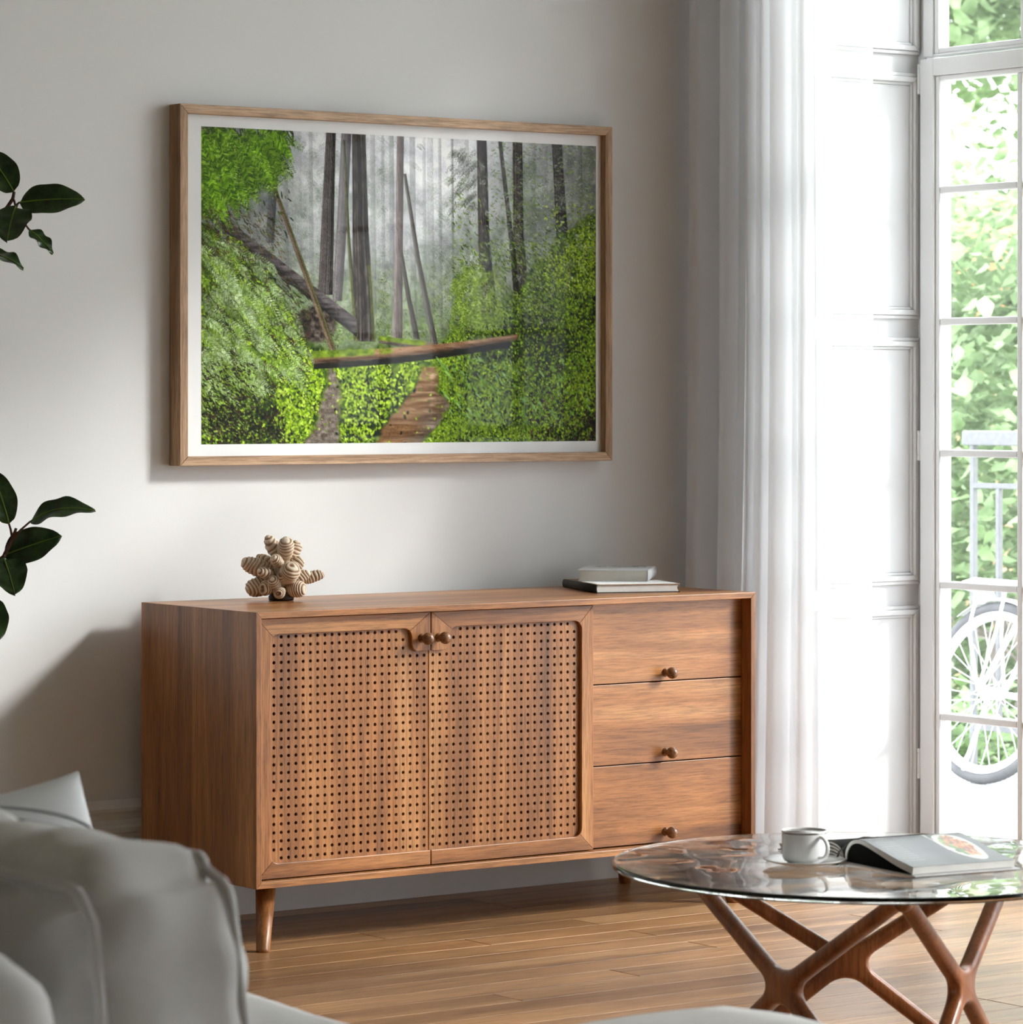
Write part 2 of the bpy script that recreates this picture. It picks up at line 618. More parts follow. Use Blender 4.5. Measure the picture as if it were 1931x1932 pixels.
me_cache = {}
fl = Vector(floor.location)
rest = MB()
rng = random.Random(3)
row = 0
y = 6.834 + 7 * PW
while y > FY:
    y0 = y - PW
    x = LX
    ln_first = rng.choice([0.5, 0.9, 1.3, 1.7, 2.1])
    if abs(y0 - 7.058) < 0.03:
        ln_first = 4.755 - LX - 2 * 2.2
    first = True
    while x < XO - 0.01:
        ln = ln_first if first else 2.2
        first = False
        x1 = min(x + ln, XO)
        ln = round(x1 - x - GAP, 3)
        if y0 > WY - 0.01:
            break
        v, f = plank_mesh(ln)
        if y0 > 2.9 and x1 > 1.2:
            if ln not in me_cache:
                me = bpy.data.meshes.new('plank')
                me.from_pydata(v, [], f)
                me.materials.append(M['floor'])
                me_cache[ln] = me
            o = bpy.data.objects.new('plank', me_cache[ln])
            COL.objects.link(o)
            o.parent = floor
            o.location = Vector((x, y0, 0)) - fl
        else:
            rest.add([(p[0] + x, p[1] + y0, p[2]) for p in v], f)
        x = x1
    y -= PW
    row += 1
po = obj('plank', rest, M['floor'], parent=floor)
po['kind'] = 'stuff'

# skirting board with classical mouldings along the picture wall
prof = [(0, 0), (-0.018, 0), (-0.018, 0.215), (-0.020, 0.222), (-0.026, 0.226), (-0.026, 0.238), (-0.019, 0.244), (-0.013, 0.256),
        (-0.014, 0.268), (-0.020, 0.276), (-0.020, 0.284), (-0.012, 0.294), (-0.006, 0.303), (0, 0.303)]
sk = MB().prism([(WY + a, b) for a, b in prof], LX, RX, axis='X')
struct('baseboard_back', sk, M['trimwall'])
sk = MB()
for a, b in ((FY, PIERS[0][1]), PIERS[1], PIERS[2], (PIERS[3][0], WY - 0.03)):
    sk.box((RX - 0.018, a, 0), (RX, b, 0.30))
struct('baseboard_right', sk, M['trimwall'], bevel=0.004)


# panelled window reveals (both jambs of each opening)
def reveal(name, y, sgn, zlist, doit=True):
    """panelled lining on the jamb at y; sgn = -1 faces -Y, +1 faces +Y"""
    x0, x1 = RX, 6.60
    t = 0.012
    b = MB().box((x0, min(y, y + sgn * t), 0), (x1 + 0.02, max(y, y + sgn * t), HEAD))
    o = struct(name, b, M['reveal_dim'])
    f = y + sgn * t
    for za, zb in zlist:
        xa, xb = 6.237, 6.597
        w = 0.032
        mo = MB()
        # mitred moulding in three steps
        for k, (i0, i1, d) in enumerate(((0, 0.010, 0.012), (0.010, 0.024, 0.018), (0.024, 0.032, 0.009))):
            ax, bx, az, bz = xa + i0, xb - i0, za + i0, zb - i0
            cx, dx, cz, dz = xa + i1, xb - i1, za + i1, zb - i1
            for poly in ([(ax, az), (bx, az), (dx, cz), (cx, cz)], [(bx, az), (bx, bz), (dx, dz), (dx, cz)],
                         [(bx, bz), (ax, bz), (cx, dz), (dx, dz)], [(ax, bz), (ax, az), (cx, cz), (cx, dz)]):
                mo.prism(poly, f, f + sgn * d)
        obj('panel_moulding', mo, M['reveal_dim'], parent=o, bevel=0.0025)
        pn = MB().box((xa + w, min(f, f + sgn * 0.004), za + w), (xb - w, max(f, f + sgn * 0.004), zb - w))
        obj('panel', pn, M['reveal_dim'], parent=o, bevel=0.003)
    return o


ZP = [(0.06, 0.712), (0.769, 1.429), (1.479, 2.136), (2.186, 2.88)]
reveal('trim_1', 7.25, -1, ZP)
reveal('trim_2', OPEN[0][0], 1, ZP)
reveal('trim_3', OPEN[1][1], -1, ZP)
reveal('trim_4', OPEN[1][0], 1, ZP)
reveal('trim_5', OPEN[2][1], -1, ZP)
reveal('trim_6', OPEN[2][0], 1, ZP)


# ------------------------------------------------------------------ french windows
def ring(mb, x0, x1, ya, yb, za, zb, wl, wr_, wb_, wt):
    """rectangular frame as four mitre-free bars"""
    mb.box((x0, ya, za), (x1, ya + wl, zb))
    mb.box((x0, yb - wr_, za), (x1, yb, zb))
    mb.box((x0, ya + wl, za), (x1, yb - wr_, za + wb_))
    mb.box((x0, ya + wl, zb - wt), (x1, yb - wr_, zb))


door_n = [0]
win_n = [0]
MUN = [0.420, 0.7705, 1.121, 1.4705, 1.821]


def leaf_door(yt, yb, hinge_at_top=True):
    door_n[0] += 1
    X0, X1 = 6.578, 6.636
    body = MB()
    z0, z1 = 0.035, 2.171
    sw = 0.052
    body.box((X0, yb, z0), (X1, yb + sw, z1)).box((X0, yt - sw, z0), (X1, yt, z1))
    d = struct('door_%d' % door_n[0], body, M['white'], bevel=0.003)
    rl = MB().box((X0, yb + sw, z1 - 0.046), (X1, yt - sw, z1))
    obj('top_rail', rl, M['white'], parent=d, bevel=0.002)
    rl = MB().box((X0, yb + sw, z0), (X1, yt - sw, z0 + 0.055))
    obj('bottom_rail', rl, M['white'], parent=d, bevel=0.002)
    ia, ib, za, zb = yb + sw, yt - sw, z0 + 0.055, z1 - 0.046
    bd = MB()
    ring(bd, X0 + 0.008, X1 - 0.006, ia, ib, za, zb, 0.016, 0.016, 0.014, 0.014)
    obj('glazing_bead', bd, M['white'], parent=d, bevel=0.004)
    ga, gb, gza, gzb = ia + 0.016, ib - 0.016, za + 0.014, zb - 0.014
    ym = (ga + gb) / 2
    cols = [(ga, ym - 0.010), (ym + 0.010, gb)]
    obj('glazing_bar', MB().box((X0 + 0.009, ym - 0.010, gza), (X1 - 0.012, ym + 0.010, gzb)), M['white'], parent=d, bevel=0.004)
    for zm in MUN:
        for c in cols:
            obj('glazing_bar', MB().box((X0 + 0.010, c[0], zm - 0.0095), (X1 - 0.012, c[1], zm + 0.0095)), M['white'], parent=d, bevel=0.004)
    zs = [gza] + [q for zm in MUN for q in (zm - 0.0095, zm + 0.0095)] + [gzb]
    for c in cols:
        for k in range(0, len(zs), 2):
            obj('glass_pane', MB().box((X1 - 0.020, c[0] + 0.001, zs[k] + 0.001), (X1 - 0.018, c[1] - 0.001, zs[k + 1] - 0.001)), M['glass'], parent=d)
    hy = yt + 0.006 if hinge_at_top else yb - 0.006
    for hz in (2.08, 1.1, 0.25):
        h = MB().lathe([(0.005, 0), (0.0055, 0.001), (0.0055, 0.012), (0.0045, 0.013), (0.0055, 0.014), (0.0055, 0.066), (0.0045, 0.067), (0.0055, 0.068), (0.0055, 0.080)],
                       (X0 + 0.004, hy, hz), seg=12)
        obj('hinge', h, M['white'], parent=d)
    return d


def transom(ya, yb):
    win_n[0] += 1
    X0, X1 = 6.590, 6.640
    fr = MB()
    ring(fr, X0, X1, ya, yb, 2.178, HEAD, 0.036, 0.036, 0.006, 0.036)
    w = struct('window_%d' % win_n[0], fr, M['white'], bevel=0.002)
    bd = MB()
    ring(bd, X0 + 0.006, X1 - 0.004, ya + 0.036, yb - 0.036, 2.184, HEAD - 0.036, 0.018, 0.018, 0.016, 0.016)
    obj('glazing_bead', bd, M['white'], parent=w, bevel=0.004)
    ym = (ya + yb) / 2
    obj('glazing_bar', MB().box((X0 + 0.008, ym - 0.010, 2.200), (X1 - 0.006, ym + 0.010, HEAD - 0.052)), M['white'], parent=w, bevel=0.004)
    for c in ((ya + 0.054, ym - 0.010), (ym + 0.010, yb - 0.054)):
        obj('glass_pane', MB().box((X1 - 0.022, c[0], 2.200), (X1 - 0.020, c[1], HEAD - 0.052)), M['glass'], parent=w)


for k, (a, b) in enumerate(OPEN):
    fr = MB()
    ja = 0.045
    fr.box((6.60, b - ja, 0), (6.66, b, HEAD)).box((6.60, a, 0), (6.66, a + ja, HEAD))
    struct('trim_%d' % (7 + k * 2), fr, M['white'], bevel=0.002)
    sill = MB().box((6.56, a, 0.0), (6.69, b, 0.028))
    struct('trim_%d' % (8 + k * 2), sill, M['white'], bevel=0.004)
    n = max(1, round((b - a) / 0.76))
    w = (b - a - 2 * 0.042) / n
    for i in range(n):
        yt = b - 0.042 - i * w
        leaf_door(yt, yt - w + 0.003, hinge_at_top=(i != n - 1))
        transom(yt - w, yt)

# ------------------------------------------------------------------ sideboard
SX0, SX1, SZ0, SZ1 = 4.372, 5.847, 0.150, 0.780
SY0, SY1 = 7.015, 7.533
T = 0.0148
sb = thing('sideboard', 'long oak sideboard with two perforated doors and three plain drawers on tapered legs', 'sideboard', ((SX0 + SX1) / 2, (SY0 + SY1) / 2, 0))
g = 0.0003
obj('top_panel', MB().prism([(SX0, SZ1), (SX0 + T, SZ1 - T), (SX1 - T, SZ1 - T), (SX1, SZ1)], SY0, SY1), M['oakX'], sb, bevel=0.0009)
obj('bottom_panel', MB().prism([(SX0, SZ0), (SX1, SZ0), (SX1 - T, SZ0 + T), (SX0 + T, SZ0 + T)], SY0, SY1), M['oakX'], sb, bevel=0.0009)
obj('side_panel', MB().prism([(SX0, SZ0 + g), (SX0 + T, SZ0 + T + g), (SX0 + T, SZ1 - T - g), (SX0, SZ1 - g)], SY0, SY1), M['oakZ'], sb, bevel=0.0009)
obj('side_panel', MB().prism([(SX1, SZ1 - g), (SX1 - T, SZ1 - T - g), (SX1 - T, SZ0 + T + g), (SX1, SZ0 + g)], SY0, SY1), M['oakZ'], sb, bevel=0.0009)
obj('back_panel', MB().box((SX0 + T, SY1 - 0.008, SZ0 + T), (SX1 - T, SY1 - 0.002, SZ1 - T)), M['oakX'], sb)
obj('divider', MB().box((5.344, 7.072, SZ0 + T), (5.352, SY1 - 0.008, SZ1 - T)), M['oakZ'], sb)

YD, YP = 7.037, 7.0475
DZ0, DZ1 = 0.1675, 0.7630
PIT, PITZ, HR = 0.0199, 0.0195, 0.0041


def perforated(xa, xb, c0, skip):
    """door panel with 22 x 27 drilled holes; c0 = x of the first column"""
    mb = MB()
    y0, y1 = YP, YP + 0.008
    rows = 27
    zc = [0.7195 - PITZ * r for r in range(rows)]
    xs0, xs1 = c0 - PIT / 2, c0 + 21.5 * PIT
    zt, zb = zc[0] + PITZ / 2, zc[-1] - PITZ / 2
    for (qa, qb, ra, rb) in ((xa, xs0, DZ0, DZ1), (xs1, xb, DZ0, DZ1), (xs0, xs1, zt, DZ1), (xs0, xs1, DZ0, zb)):
        mb.add([(qa, y0, ra), (qb, y0, ra), (qb, y0, rb), (qa, y0, rb)], [(0, 1, 2, 3)])
    N = 12
    for r in range(rows):
        for c in range(22):
            x, z = c0 + c * PIT, zc[r]
            hx, hz = PIT / 2, PITZ / 2
            sq = [(x + hx, y0, z - hz), (x + hx, y0, z + hz), (x - hx, y0, z + hz), (x - hx, y0, z - hz)]
            if skip(r, c):
                mb.add(sq, [(0, 1, 2, 3)])
                continue
            ringf = [(x + HR * math.cos(-PI / 4 + 2 * PI * k / N), y0, z + HR * math.sin(-PI / 4 + 2 * PI * k / N)) for k in range(N)]
            ringb = [(p[0], y1, p[2]) for p in ringf]
            fs = []
            for k in range(4):
                a = [4 + (k * 3 + j) % N for j in range(4)]
                fs.append((k, (k + 1) % 4, a[3], a[2], a[1], a[0]))
            fs += [(4 + k, 4 + (k + 1) % N, 4 + N + (k + 1) % N, 4 + N + k) for k in range(N)]
            mb.add(sq + ringf + ringb, fs)
    # rim
    mb.add([(xa, y0, DZ0), (xb, y0, DZ0), (xb, y0, DZ1), (xa, y0, DZ1), (xa, y1, DZ0), (xb, y1, DZ0), (xb, y1, DZ1), (xa, y1, DZ1)],
           [(0, 4, 5, 1), (1, 5, 6, 2), (2, 6, 7, 3), (3, 7, 4, 0)])
    return mb


def mirror(poly, xm):
    return [(2 * xm - a, b) for a, b in poly][::-1]


XS = 4.8705   # split between the doors
rI, rT = 0.022, 0.017
xi, zi0, zi1 = 4.4245, 0.2015, 0.7265
x0 = 4.389
TL = arc(xi + rI, zi1 - rI, rI, 135, 90, 4)
TL2 = arc(xi + rI, zi1 - rI, rI, 180, 135, 4)
BL = arc(xi + rI, zi0 + rI, rI, 225, 270, 4)
BL2 = arc(xi + rI, zi0 + rI, rI, 180, 225, 4)
xt = 4.8165
FA = arc(xt - rI, zi1 - rI, rI, 90, 45, 4)
FB = arc(xt - rI, zi1 - rI, rI, 45, 0, 4)
TB = arc(xt + rT, 0.672 + rT, rT, 180, 270, 6)
xe = XS - 0.0014
stile_l = [(x0, DZ1), (x0, DZ0)] + BL2[::-1] + TL2
top_l = [(xe, DZ1), (x0, DZ1)] + TL + FA
bot_l = [(x0, DZ0), (xe, DZ0), (xe, zi0)] + BL[::-1]
tab_l = [(xe, DZ1)] + FB + TB + [(xe, 0.672)]
knob_prof = [(0.0105, 0.0), (0.0105, 0.002), (0.0072, 0.005), (0.0066, 0.011), (0.0085, 0.0145)]
for k in range(1, 13):
    a = -55 + (145) * k / 12
    knob_prof.append((0.0148 * math.cos(R(a)), 0.0268 + 0.0148 * math.sin(R(a))))
knob_prof[-1] = (0.0, knob_prof[-1][1])


def knob(x, y, z, parent):
    return obj('knob', MB().lathe(knob_prof, (x, y, z), axis=(0, -1, 0), seg=28), M['knob'], parent, label='dark turned wooden knob')


def skipL(r, c):
    if (r, c) in ((0, 0), (26, 0)):
        return True
    return (r <= 2 and c >= 19) or (r == 0 and c == 18)


def skipR(r, c):
    return skipL(r, 21 - c)


dL = obj('door', perforated(x0 + 0.001, XS - 0.0006 - 0.001, 4.440, skipL), M['oakZ'], sb, label='left door of finely perforated oak')
dR = obj('door', perforated(XS + 0.0006 + 0.001, 2 * XS - x0 - 0.001, 2 * XS - 4.440 - 21 * PIT, skipR), M['oakZ'], sb, label='right door of finely perforated oak')
for d, mf in ((dL, lambda p: p), (dR, lambda p: mirror(p, XS))):
    obj('door_stile', MB().prism(mf(stile_l), YD, YP), M['oakZ'], d, bevel=0.0013)
    obj('door_rail', MB().prism(mf(top_l), YD, YP), M['oakX'], d, bevel=0.0013)
    obj('door_rail', MB().prism(mf(bot_l), YD, YP), M['oakX'], d, bevel=0.0013)
    obj('handle_block', MB().prism(mf(tab_l), YD, YP), M['oakZ'], d, bevel=0.0013)
    xs_ = sorted(mf([(x0 + 0.004, 0), (XS - 0.004, 0)]))
    obj('door_lining', MB().box((xs_[0][0], YP + 0.0095, DZ0 + 0.002), (xs_[1][0], YP + 0.0125, DZ1 - 0.002)), M['lining'], d, label='black sheet added for the shade behind the holes')
knob(4.844, YD, 0.7025, dL)
knob(2 * XS - 4.848, YD, 0.7025, dR)

for za, zb, kz in ((0.5680, 0.7640, 0.588), (0.3685, 0.5650, 0.391), (0.1685, 0.3655, 0.1935)):
    dw = obj('drawer', MB().box((5.3545, 7.051, za), (5.8305, 7.40, zb)), M['oakX'], sb, bevel=0.0008)
    knob(5.587, 7.051, kz, dw)

for fx, fy, tx, ty in ((4.413, 7.052, 4.446, 7.092), (5.806, 7.052, 5.773, 7.092), (4.413, 7.498, 4.446, 7.458), (5.806, 7.498, 5.773, 7.458)):
    lg = MB().tube([(fx, fy, 0.0), (fx, fy, 0.004), (fx + (tx - fx) * 0.03, fy + (ty - fy) * 0.03, 0.0045), (tx, ty, SZ0)], [0.0148, 0.0152, 0.0160, 0.0240], seg=24, smooth=True)
    obj('leg', lg, M['oakZ'], sb)


# ------------------------------------------------------------------ framed forest print
def forest_pixels(W, H):
    """paints the forest print in display colours, row 0 at the top"""
    rs = np.random.RandomState(11)
    yy, xx = np.mgrid[0:H, 0:W].astype(np.float32)
    u, v = xx / W, yy / H

    def smooth_noise(sx, sy, seed):
        r = np.random.RandomState(seed)
        g = r.rand(sy + 3, sx + 3).astype(np.float32)
        fx, fy = u * sx, v * sy
        ix, iy = fx.astype(int), fy.astype(int)
        tx, ty = fx - ix, fy - iy
        tx, ty = tx * tx * (3 - 2 * tx), ty * ty * (3 - 2 * ty)
        return (g[iy, ix] * (1 - tx) + g[iy, ix + 1] * tx) * (1 - ty) + (g[iy + 1, ix] * (1 - tx) + g[iy + 1, ix + 1] * tx) * ty

    def fbm(sx, sy, seed, o=4):
        t = np.zeros_like(u)
        a = 1.0
        s = 0.0
        for k in range(o):
            t += a * smooth_noise(int(sx * 2 ** k), int(sy * 2 ** k), seed + k)
            s += a
            a *= 0.6
        return t / s

    def c(*a):
        return np.array(a, np.float32)

    img = np.zeros((H, W, 3), np.float32)
    # mist
    glow = np.exp(-((u - 0.56) / 0.30) ** 2) * np.clip(1 - v * 1.25, 0, 1)
    glow2 = np.exp(-((u - 0.27) / 0.08) ** 2) * np.clip(1 - v * 2.2, 0, 1) * 0.6
    img[:] = c(122, 126, 124)
    img += (c(104, 102, 110) * (glow + glow2)[..., None]).clip(0, 106)
    n1 = fbm(26, 20, 3, 5)
    img += ((n1 - 0.5) * 92)[..., None] * np.array([1, 1.04, 0.98], np.float32)
    low = np.clip((v - 0.38) / 0.3, 0, 1) * np.clip(1.15 - np.abs(u - 0.56) * 0.3, 0, 1)
    img = img * (1 - 0.62 * low[..., None]) + (c(100, 122, 66) + (n1 - 0.5)[..., None] * 130) * 0.62 * low[..., None]

    def blend(mask, col):
        nonlocal img
        img = img * (1 - mask[..., None]) + col * mask[..., None]

    def trunk(pts, col, streak=26, seed=0, alpha=1.0, moss=None):
        """pts: (u, v, half width) from top to bottom"""
        P = np.array(pts, np.float32)
        cu = np.interp(v, P[:, 1], P[:, 0])
        hw = np.interp(v, P[:, 1], P[:, 2])
        d = (u - cu) / hw
        m = np.clip((1 - np.abs(d)) * hw * W + 0.4, 0, 1) * (v >= P[0, 1]) * (v <= P[-1, 1])
        st = np.random.RandomState(seed + 50).rand(64).astype(np.float32)
        k = ((d + 1.5) * 10 + 2.2 * fbm(4, 9, seed, 2)).astype(int) % 64
        shade = (st[k] - 0.5) * streak * 2 + (fbm(60, 30, seed + 9, 3) - 0.5) * streak * 1.6
        base = c(*col) * (1 - 0.30 * np.clip(d + 0.2, -0.4, 1.2))[..., None] + shade[..., None]
        if moss is not None:
            mm = np.clip(np.exp(-((d - moss[0]) / 0.3) ** 2) * 0.55 * (v > moss[1]), 0, 1)
            base = base * (1 - mm[..., None]) + c(112, 128, 42) * mm[..., None]
        blend(m * alpha, base)

    # far trunks in the mist
    for k, (tu, w, a) in enumerate([(0.235, 0.004, .3), (0.262, 0.005, .35), (0.415, 0.006, .45), (0.44, 0.004, .6), (0.462, 0.006, .45), (0.515, 0.007, .5),
                                    (0.545, 0.004, .55), (0.585, 0.004, .4), (0.617, 0.003, .75), (0.655, 0.005, .4), (0.745, 0.006, .4), (0.83, 0.006, .35), (0.86, 0.008, .35),
                                    (0.93, 0.007, .5), (0.955, 0.006, .6), (0.985, 0.008, .4), (0.56, 0.008, .5), (0.20, 0.006, .35)]):
        trunk([(tu, 0, w), (tu + 0.004, 0.66, w * 1.25)], (108, 109, 112), 10, k, a * (0.35 + 0.5 * ((k * 37) % 10) / 10))

    def splats(n, ub, vb, size, cols, mask=None, ang=None, alpha=0.9, seed=0, asp=2.0):
        r = np.random.RandomState(seed + 200)
        us = ub[0] + r.rand(n) * (ub[1] - ub[0])
        vs = vb[0] + r.rand(n) * (vb[1] - vb[0])
        order = np.argsort(vs)
        cols = np.array(cols, np.float32)
        for i in order:
            x0_, y0_ = us[i] * W, vs[i] * H
            if mask is not None and r.rand() > mask(us[i], vs[i]):
                continue
            s = (size[0] + r.rand() * (size[1] - size[0])) * W
            a = (ang[0] + r.rand() * (ang[1] - ang[0])) if ang else r.rand() * PI
            rad = int(s) + 2
            xa, xb, ya, yb = max(0, int(x0_) - rad), min(W, int(x0_) + rad + 1), max(0, int(y0_) - rad), min(H, int(y0_) + rad + 1)
            if xa >= xb or ya >= yb:
                continue
            gx, gy = xx[ya:yb, xa:xb] - x0_, yy[ya:yb, xa:xb] - y0_
            ca, sa = math.cos(a), math.sin(a)
            p, q = (gx * ca + gy * sa) / s, (-gx * sa + gy * ca) / s * asp
            m = np.clip((1 - (p * p + q * q)) * s * 0.8, 0, 1) * alpha
            cc = cols[r.randint(len(cols))] * (0.82 + 0.34 * r.rand())
            img[ya:yb, xa:xb] = img[ya:yb, xa:xb] * (1 - m[..., None]) + cc * m[..., None]

    # misty conifer crowns: soft grey-green masses first, then faint drooping sprays
    nz1 = fbm(14, 11, 301, 3)
    at_n = lambda g_, a, b: g_[min(H - 1, int(b * H)), min(W - 1, int(a * W))]
    mass = fbm(22, 9, 311, 4)
    mm_ = np.clip((mass - 0.47) * 5, 0, 1) * np.clip(0.25 + 0.75 * v / 0.6, 0, 1) * np.clip(1.05 - 0.8 * np.exp(-((u - 0.58) / 0.10) ** 2) * (v < 0.35), 0, 1)
    blend(0.42 * mm_, c(92, 104, 88) + (fbm(120, 90, 315, 3) - 0.5)[..., None] * 90)
    right = np.clip((u - 0.60) / 0.15, 0, 1) * np.clip(mass * 2.4 - 0.75, 0, 1) * np.clip(v * 2.2 + 0.2, 0, 1)
    blend(0.45 * right, c(84, 100, 62) + (fbm(120, 90, 317, 3) - 0.5)[..., None] * 110)

    def dab(x0_, y0_, sz, a, asp, cc, alpha):
        rad = int(sz) + 2
        xa, xb, ya, yb = max(0, int(x0_) - rad), min(W, int(x0_) + rad + 1), max(0, int(y0_) - rad), min(H, int(y0_) + rad + 1)
        if xa >= xb or ya >= yb:
            return
        gx, gy = xx[ya:yb, xa:xb] - x0_, yy[ya:yb, xa:xb] - y0_
        ca, sa = math.cos(a), math.sin(a)
        p, q = (gx * ca + gy * sa) / sz, (-gx * sa + gy * ca) / sz * asp
        m = np.clip((1 - (p * p + q * q)) * sz * 0.8, 0, 1) * alpha
        img[ya:yb, xa:xb] = img[ya:yb, xa:xb] * (1 - m[..., None]) + np.array(cc, np.float32) * m[..., None]

    rf = np.random.RandomState(77)

    def spray(u0, v0, ang, ln, cols, alpha=0.85, leaf=0.011, nn=15, droop=0.5):
        """one feathery spray: a drooping rib with leaflets on both sides"""
        x_, y_ = u0 * W, v0 * H
        st = ln * W / nn
        k_ = 0.8 + 0.4 * rf.rand()
        for i in range(nn):
            t = i / nn
            a = ang + droop * t
            x_ += math.cos(a) * st
            y_ += math.sin(a) * st
            ll = leaf * W * (1 - 0.65 * t) * (0.5 + min(1, t * 4) * 0.5)
            for sd in (-1, 1):
                cc = np.array(cols[rf.randint(len(cols))], np.float32) * k_ * (0.85 + 0.3 * rf.rand())
                b_ = a + sd * 1.0
                dab(x_ + math.cos(b_) * ll * 0.5, y_ + math.sin(b_) * ll * 0.5, max(1.0, ll * 0.55), b_, 4.2, cc, alpha)

    for k in range(520):
        a, b = 0.16 + rf.rand() * 0.84, rf.rand() * 0.62
        if at_n(mass, a, b) < 0.46 and rf.rand() < 0.8:
            continue
        sgn_ = 0.25 if rf.rand() < 0.5 else PI - 0.25
        g_ = rf.rand()
        base_ = np.array([96, 106, 92]) * (1 - g_) + np.array([164, 170, 164]) * g_ + np.array([-6, 6, -14]) * min(1, b * 1.6)
        spray(a, b, sgn_, 0.018 + rf.rand() * 0.03, [base_, base_ * 0.9, base_ * 1.08], 0.34, 0.010, 10, 0.5 if sgn_ < 1 else -0.5)
    splats(2600, (0.28, 0.74), (0.44, 0.70), (0.0016, 0.0040), [(92, 116, 66), (120, 140, 92), (66, 86, 50), (140, 152, 116), (84, 100, 68)],
           lambda a, b: min(1, max(0, (b - 0.44) * 5)), alpha=0.55, seed=3)
    for k in range(420):
        a, b = 0.20 + rf.rand() * 0.56, 0.36 + rf.rand() * 0.31
        w_ = min(1, max(0, (b - 0.34) / 0.25))
        g_ = rf.rand()
        base_ = (np.array([86, 106, 58]) * (1 - g_) + np.array([142, 164, 98]) * g_) * w_ + np.array([118, 124, 116]) * (1 - w_)
        spray(a, b, 0.2 if rf.rand() < 0.5 else PI - 0.2, 0.014 + rf.rand() * 0.02, [base_, base_ * 0.86, base_ * 1.12], 0.30 + 0.40 * w_, 0.009, 9, 0.4)
    for k in range(46):
        a, b = 0.625 + rf.rand() * 0.07, 0.03 + rf.rand() * 0.20
        spray(a, b, PI - 0.5 + rf.rand() * 0.5, 0.03, [(84, 86, 80), (66, 70, 62), (104, 108, 100)], 0.5, 0.010, 11, -0.9)
    # standing trunks
    trunk([(0.178, 0.04, 0.011), (0.163, 0.36, 0.010)], (92, 92, 96), 10, 21, 0.85)
    trunk([(0.350, 0, 0.0125), (0.341, 0.25, 0.013), (0.327, 0.54, 0.012)], (112, 106, 110), 12, 22, 0.9)
    trunk([(0.312, 0, 0.012), (0.305, 0.25, 0.015), (0.2985, 0.52, 0.018)], (84, 78, 78), 22, 23, 0.97)
    trunk([(0.485, 0, 0.009), (0.482, 0.35, 0.0095), (0.477, 0.66, 0.013)], (122, 112, 112), 16, 24, 0.95)
    trunk([(0.496, 0.12, 0.004), (0.53, 0.40, 0.006), (0.575, 0.69, 0.0085)], (98, 94, 92), 12, 25, 0.95)
    trunk([(0.487, 0.38, 0.005), (0.505, 0.52, 0.006), (0.527, 0.66, 0.008)], (86, 82, 80), 12, 26, 0.95)
    trunk([(0.694, 0, 0.013), (0.700, 0.35, 0.015), (0.722, 0.66, 0.024)], (68, 60, 58), 28, 27)
    trunk([(0.788, 0, 0.013), (0.790, 0.3, 0.014), (0.805, 0.58, 0.019)], (74, 68, 66), 28, 28)
    trunk([(0.742, 0, 0.005), (0.765, 0.25, 0.006), (0.782, 0.45, 0.008), (0.795, 0.64, 0.009)], (54, 48, 44), 14, 29)
    trunk([(0.893, 0, 0.014), (0.903, 0.22, 0.015), (0.918, 0.48, 0.019)], (56, 48, 48), 26, 30)
    trunk([(0.381, 0, 0.0170), (0.385, 0.3, 0.0200), (0.396, 0.67, 0.0270)], (60, 52, 48), 44, 31, moss=(0.95, 0.42))
    trunk([(0.344, 0.02, 0.0025), (0.356, 0.35, 0.004), (0.377, 0.67, 0.006)], (88, 90, 56), 24, 32)
    # slopes
    e1 = np.interp(u, [0, 0.10, 0.17, 0.22, 0.26, 0.30, 0.36, 0.46, 1.0], [0.30, 0.36, 0.46, 0.58, 0.665, 0.69, 0.68, 0.67, 2.0]) + (fbm(30, 10, 71, 3) - 0.5) * 0.06
    e2 = np.interp(u, [0, 0.50, 0.58, 0.64, 0.74, 0.82, 0.90, 1.0], [2.0, 0.68, 0.68, 0.60, 0.54, 0.44, 0.30, 0.22]) + (fbm(30, 10, 75, 3) - 0.5) * 0.08
    gn = fbm(70, 56, 81, 4)
    gl = fbm(7, 6, 85, 3)
    ground = c(84, 108, 30) + (gn - 0.5)[..., None] * c(170, 170, 90) + (gl - 0.5)[..., None] * c(90, 100, 30)
    blend(np.clip((v - np.minimum(e1, e2)) * 60, 0, 1), ground)
    # root tangle
    tang = np.clip(1 - ((u - 0.275) / 0.055) ** 2 - ((v - 0.615) / 0.065) ** 2, 0, 1)
    blend(np.clip(tang * 2.5, 0, 1), c(70, 60, 54) + (fbm(90, 80, 91, 3) - 0.5)[..., None] * 150)

    def log(p0, p1, h0, h1, col, seed, moss=None, bend=0.0):
        du, dv = p1[0] - p0[0], p1[1] - p0[1]
        t = np.clip((u - p0[0]) / du, 0, 1)
        cv = p0[1] + dv * t + bend * np.sin(t * PI)
        hv = h0 + (h1 - h0) * t
        d = (v - cv) / hv
        m = np.clip((1 - np.abs(d)) * hv * H + 0.3, 0, 1) * (u >= p0[0]) * (u <= p1[0])
        sh = (fbm(30, 120, seed, 3) - 0.5) * 90
        base = c(*col) * (1 - 0.45 * np.clip(d, -0.3, 1))[..., None] + sh[..., None]
        if moss:
            mm = np.clip((0.35 - d) * 2.4, 0, 1) * np.clip((moss - t) / 0.12 + (fbm(40, 40, seed + 5, 2) - 0.5) * 3, 0, 1)
            base = base * (1 - mm[..., None]) + (c(110, 134, 26) + (gn - 0.5)[..., None] * 110) * mm[..., None]
        blend(m, base)

    def slant(p0, p1, w0, w1, col, seed, moss=None):
        trunk([(p0[0], p0[1], w0), (p1[0], p1[1], w1)], col, 22, seed, 1.0, moss)

    log((0.05, 0.30), (0.375, 0.625), 0.022, 0.030, (78, 73, 74), 101)
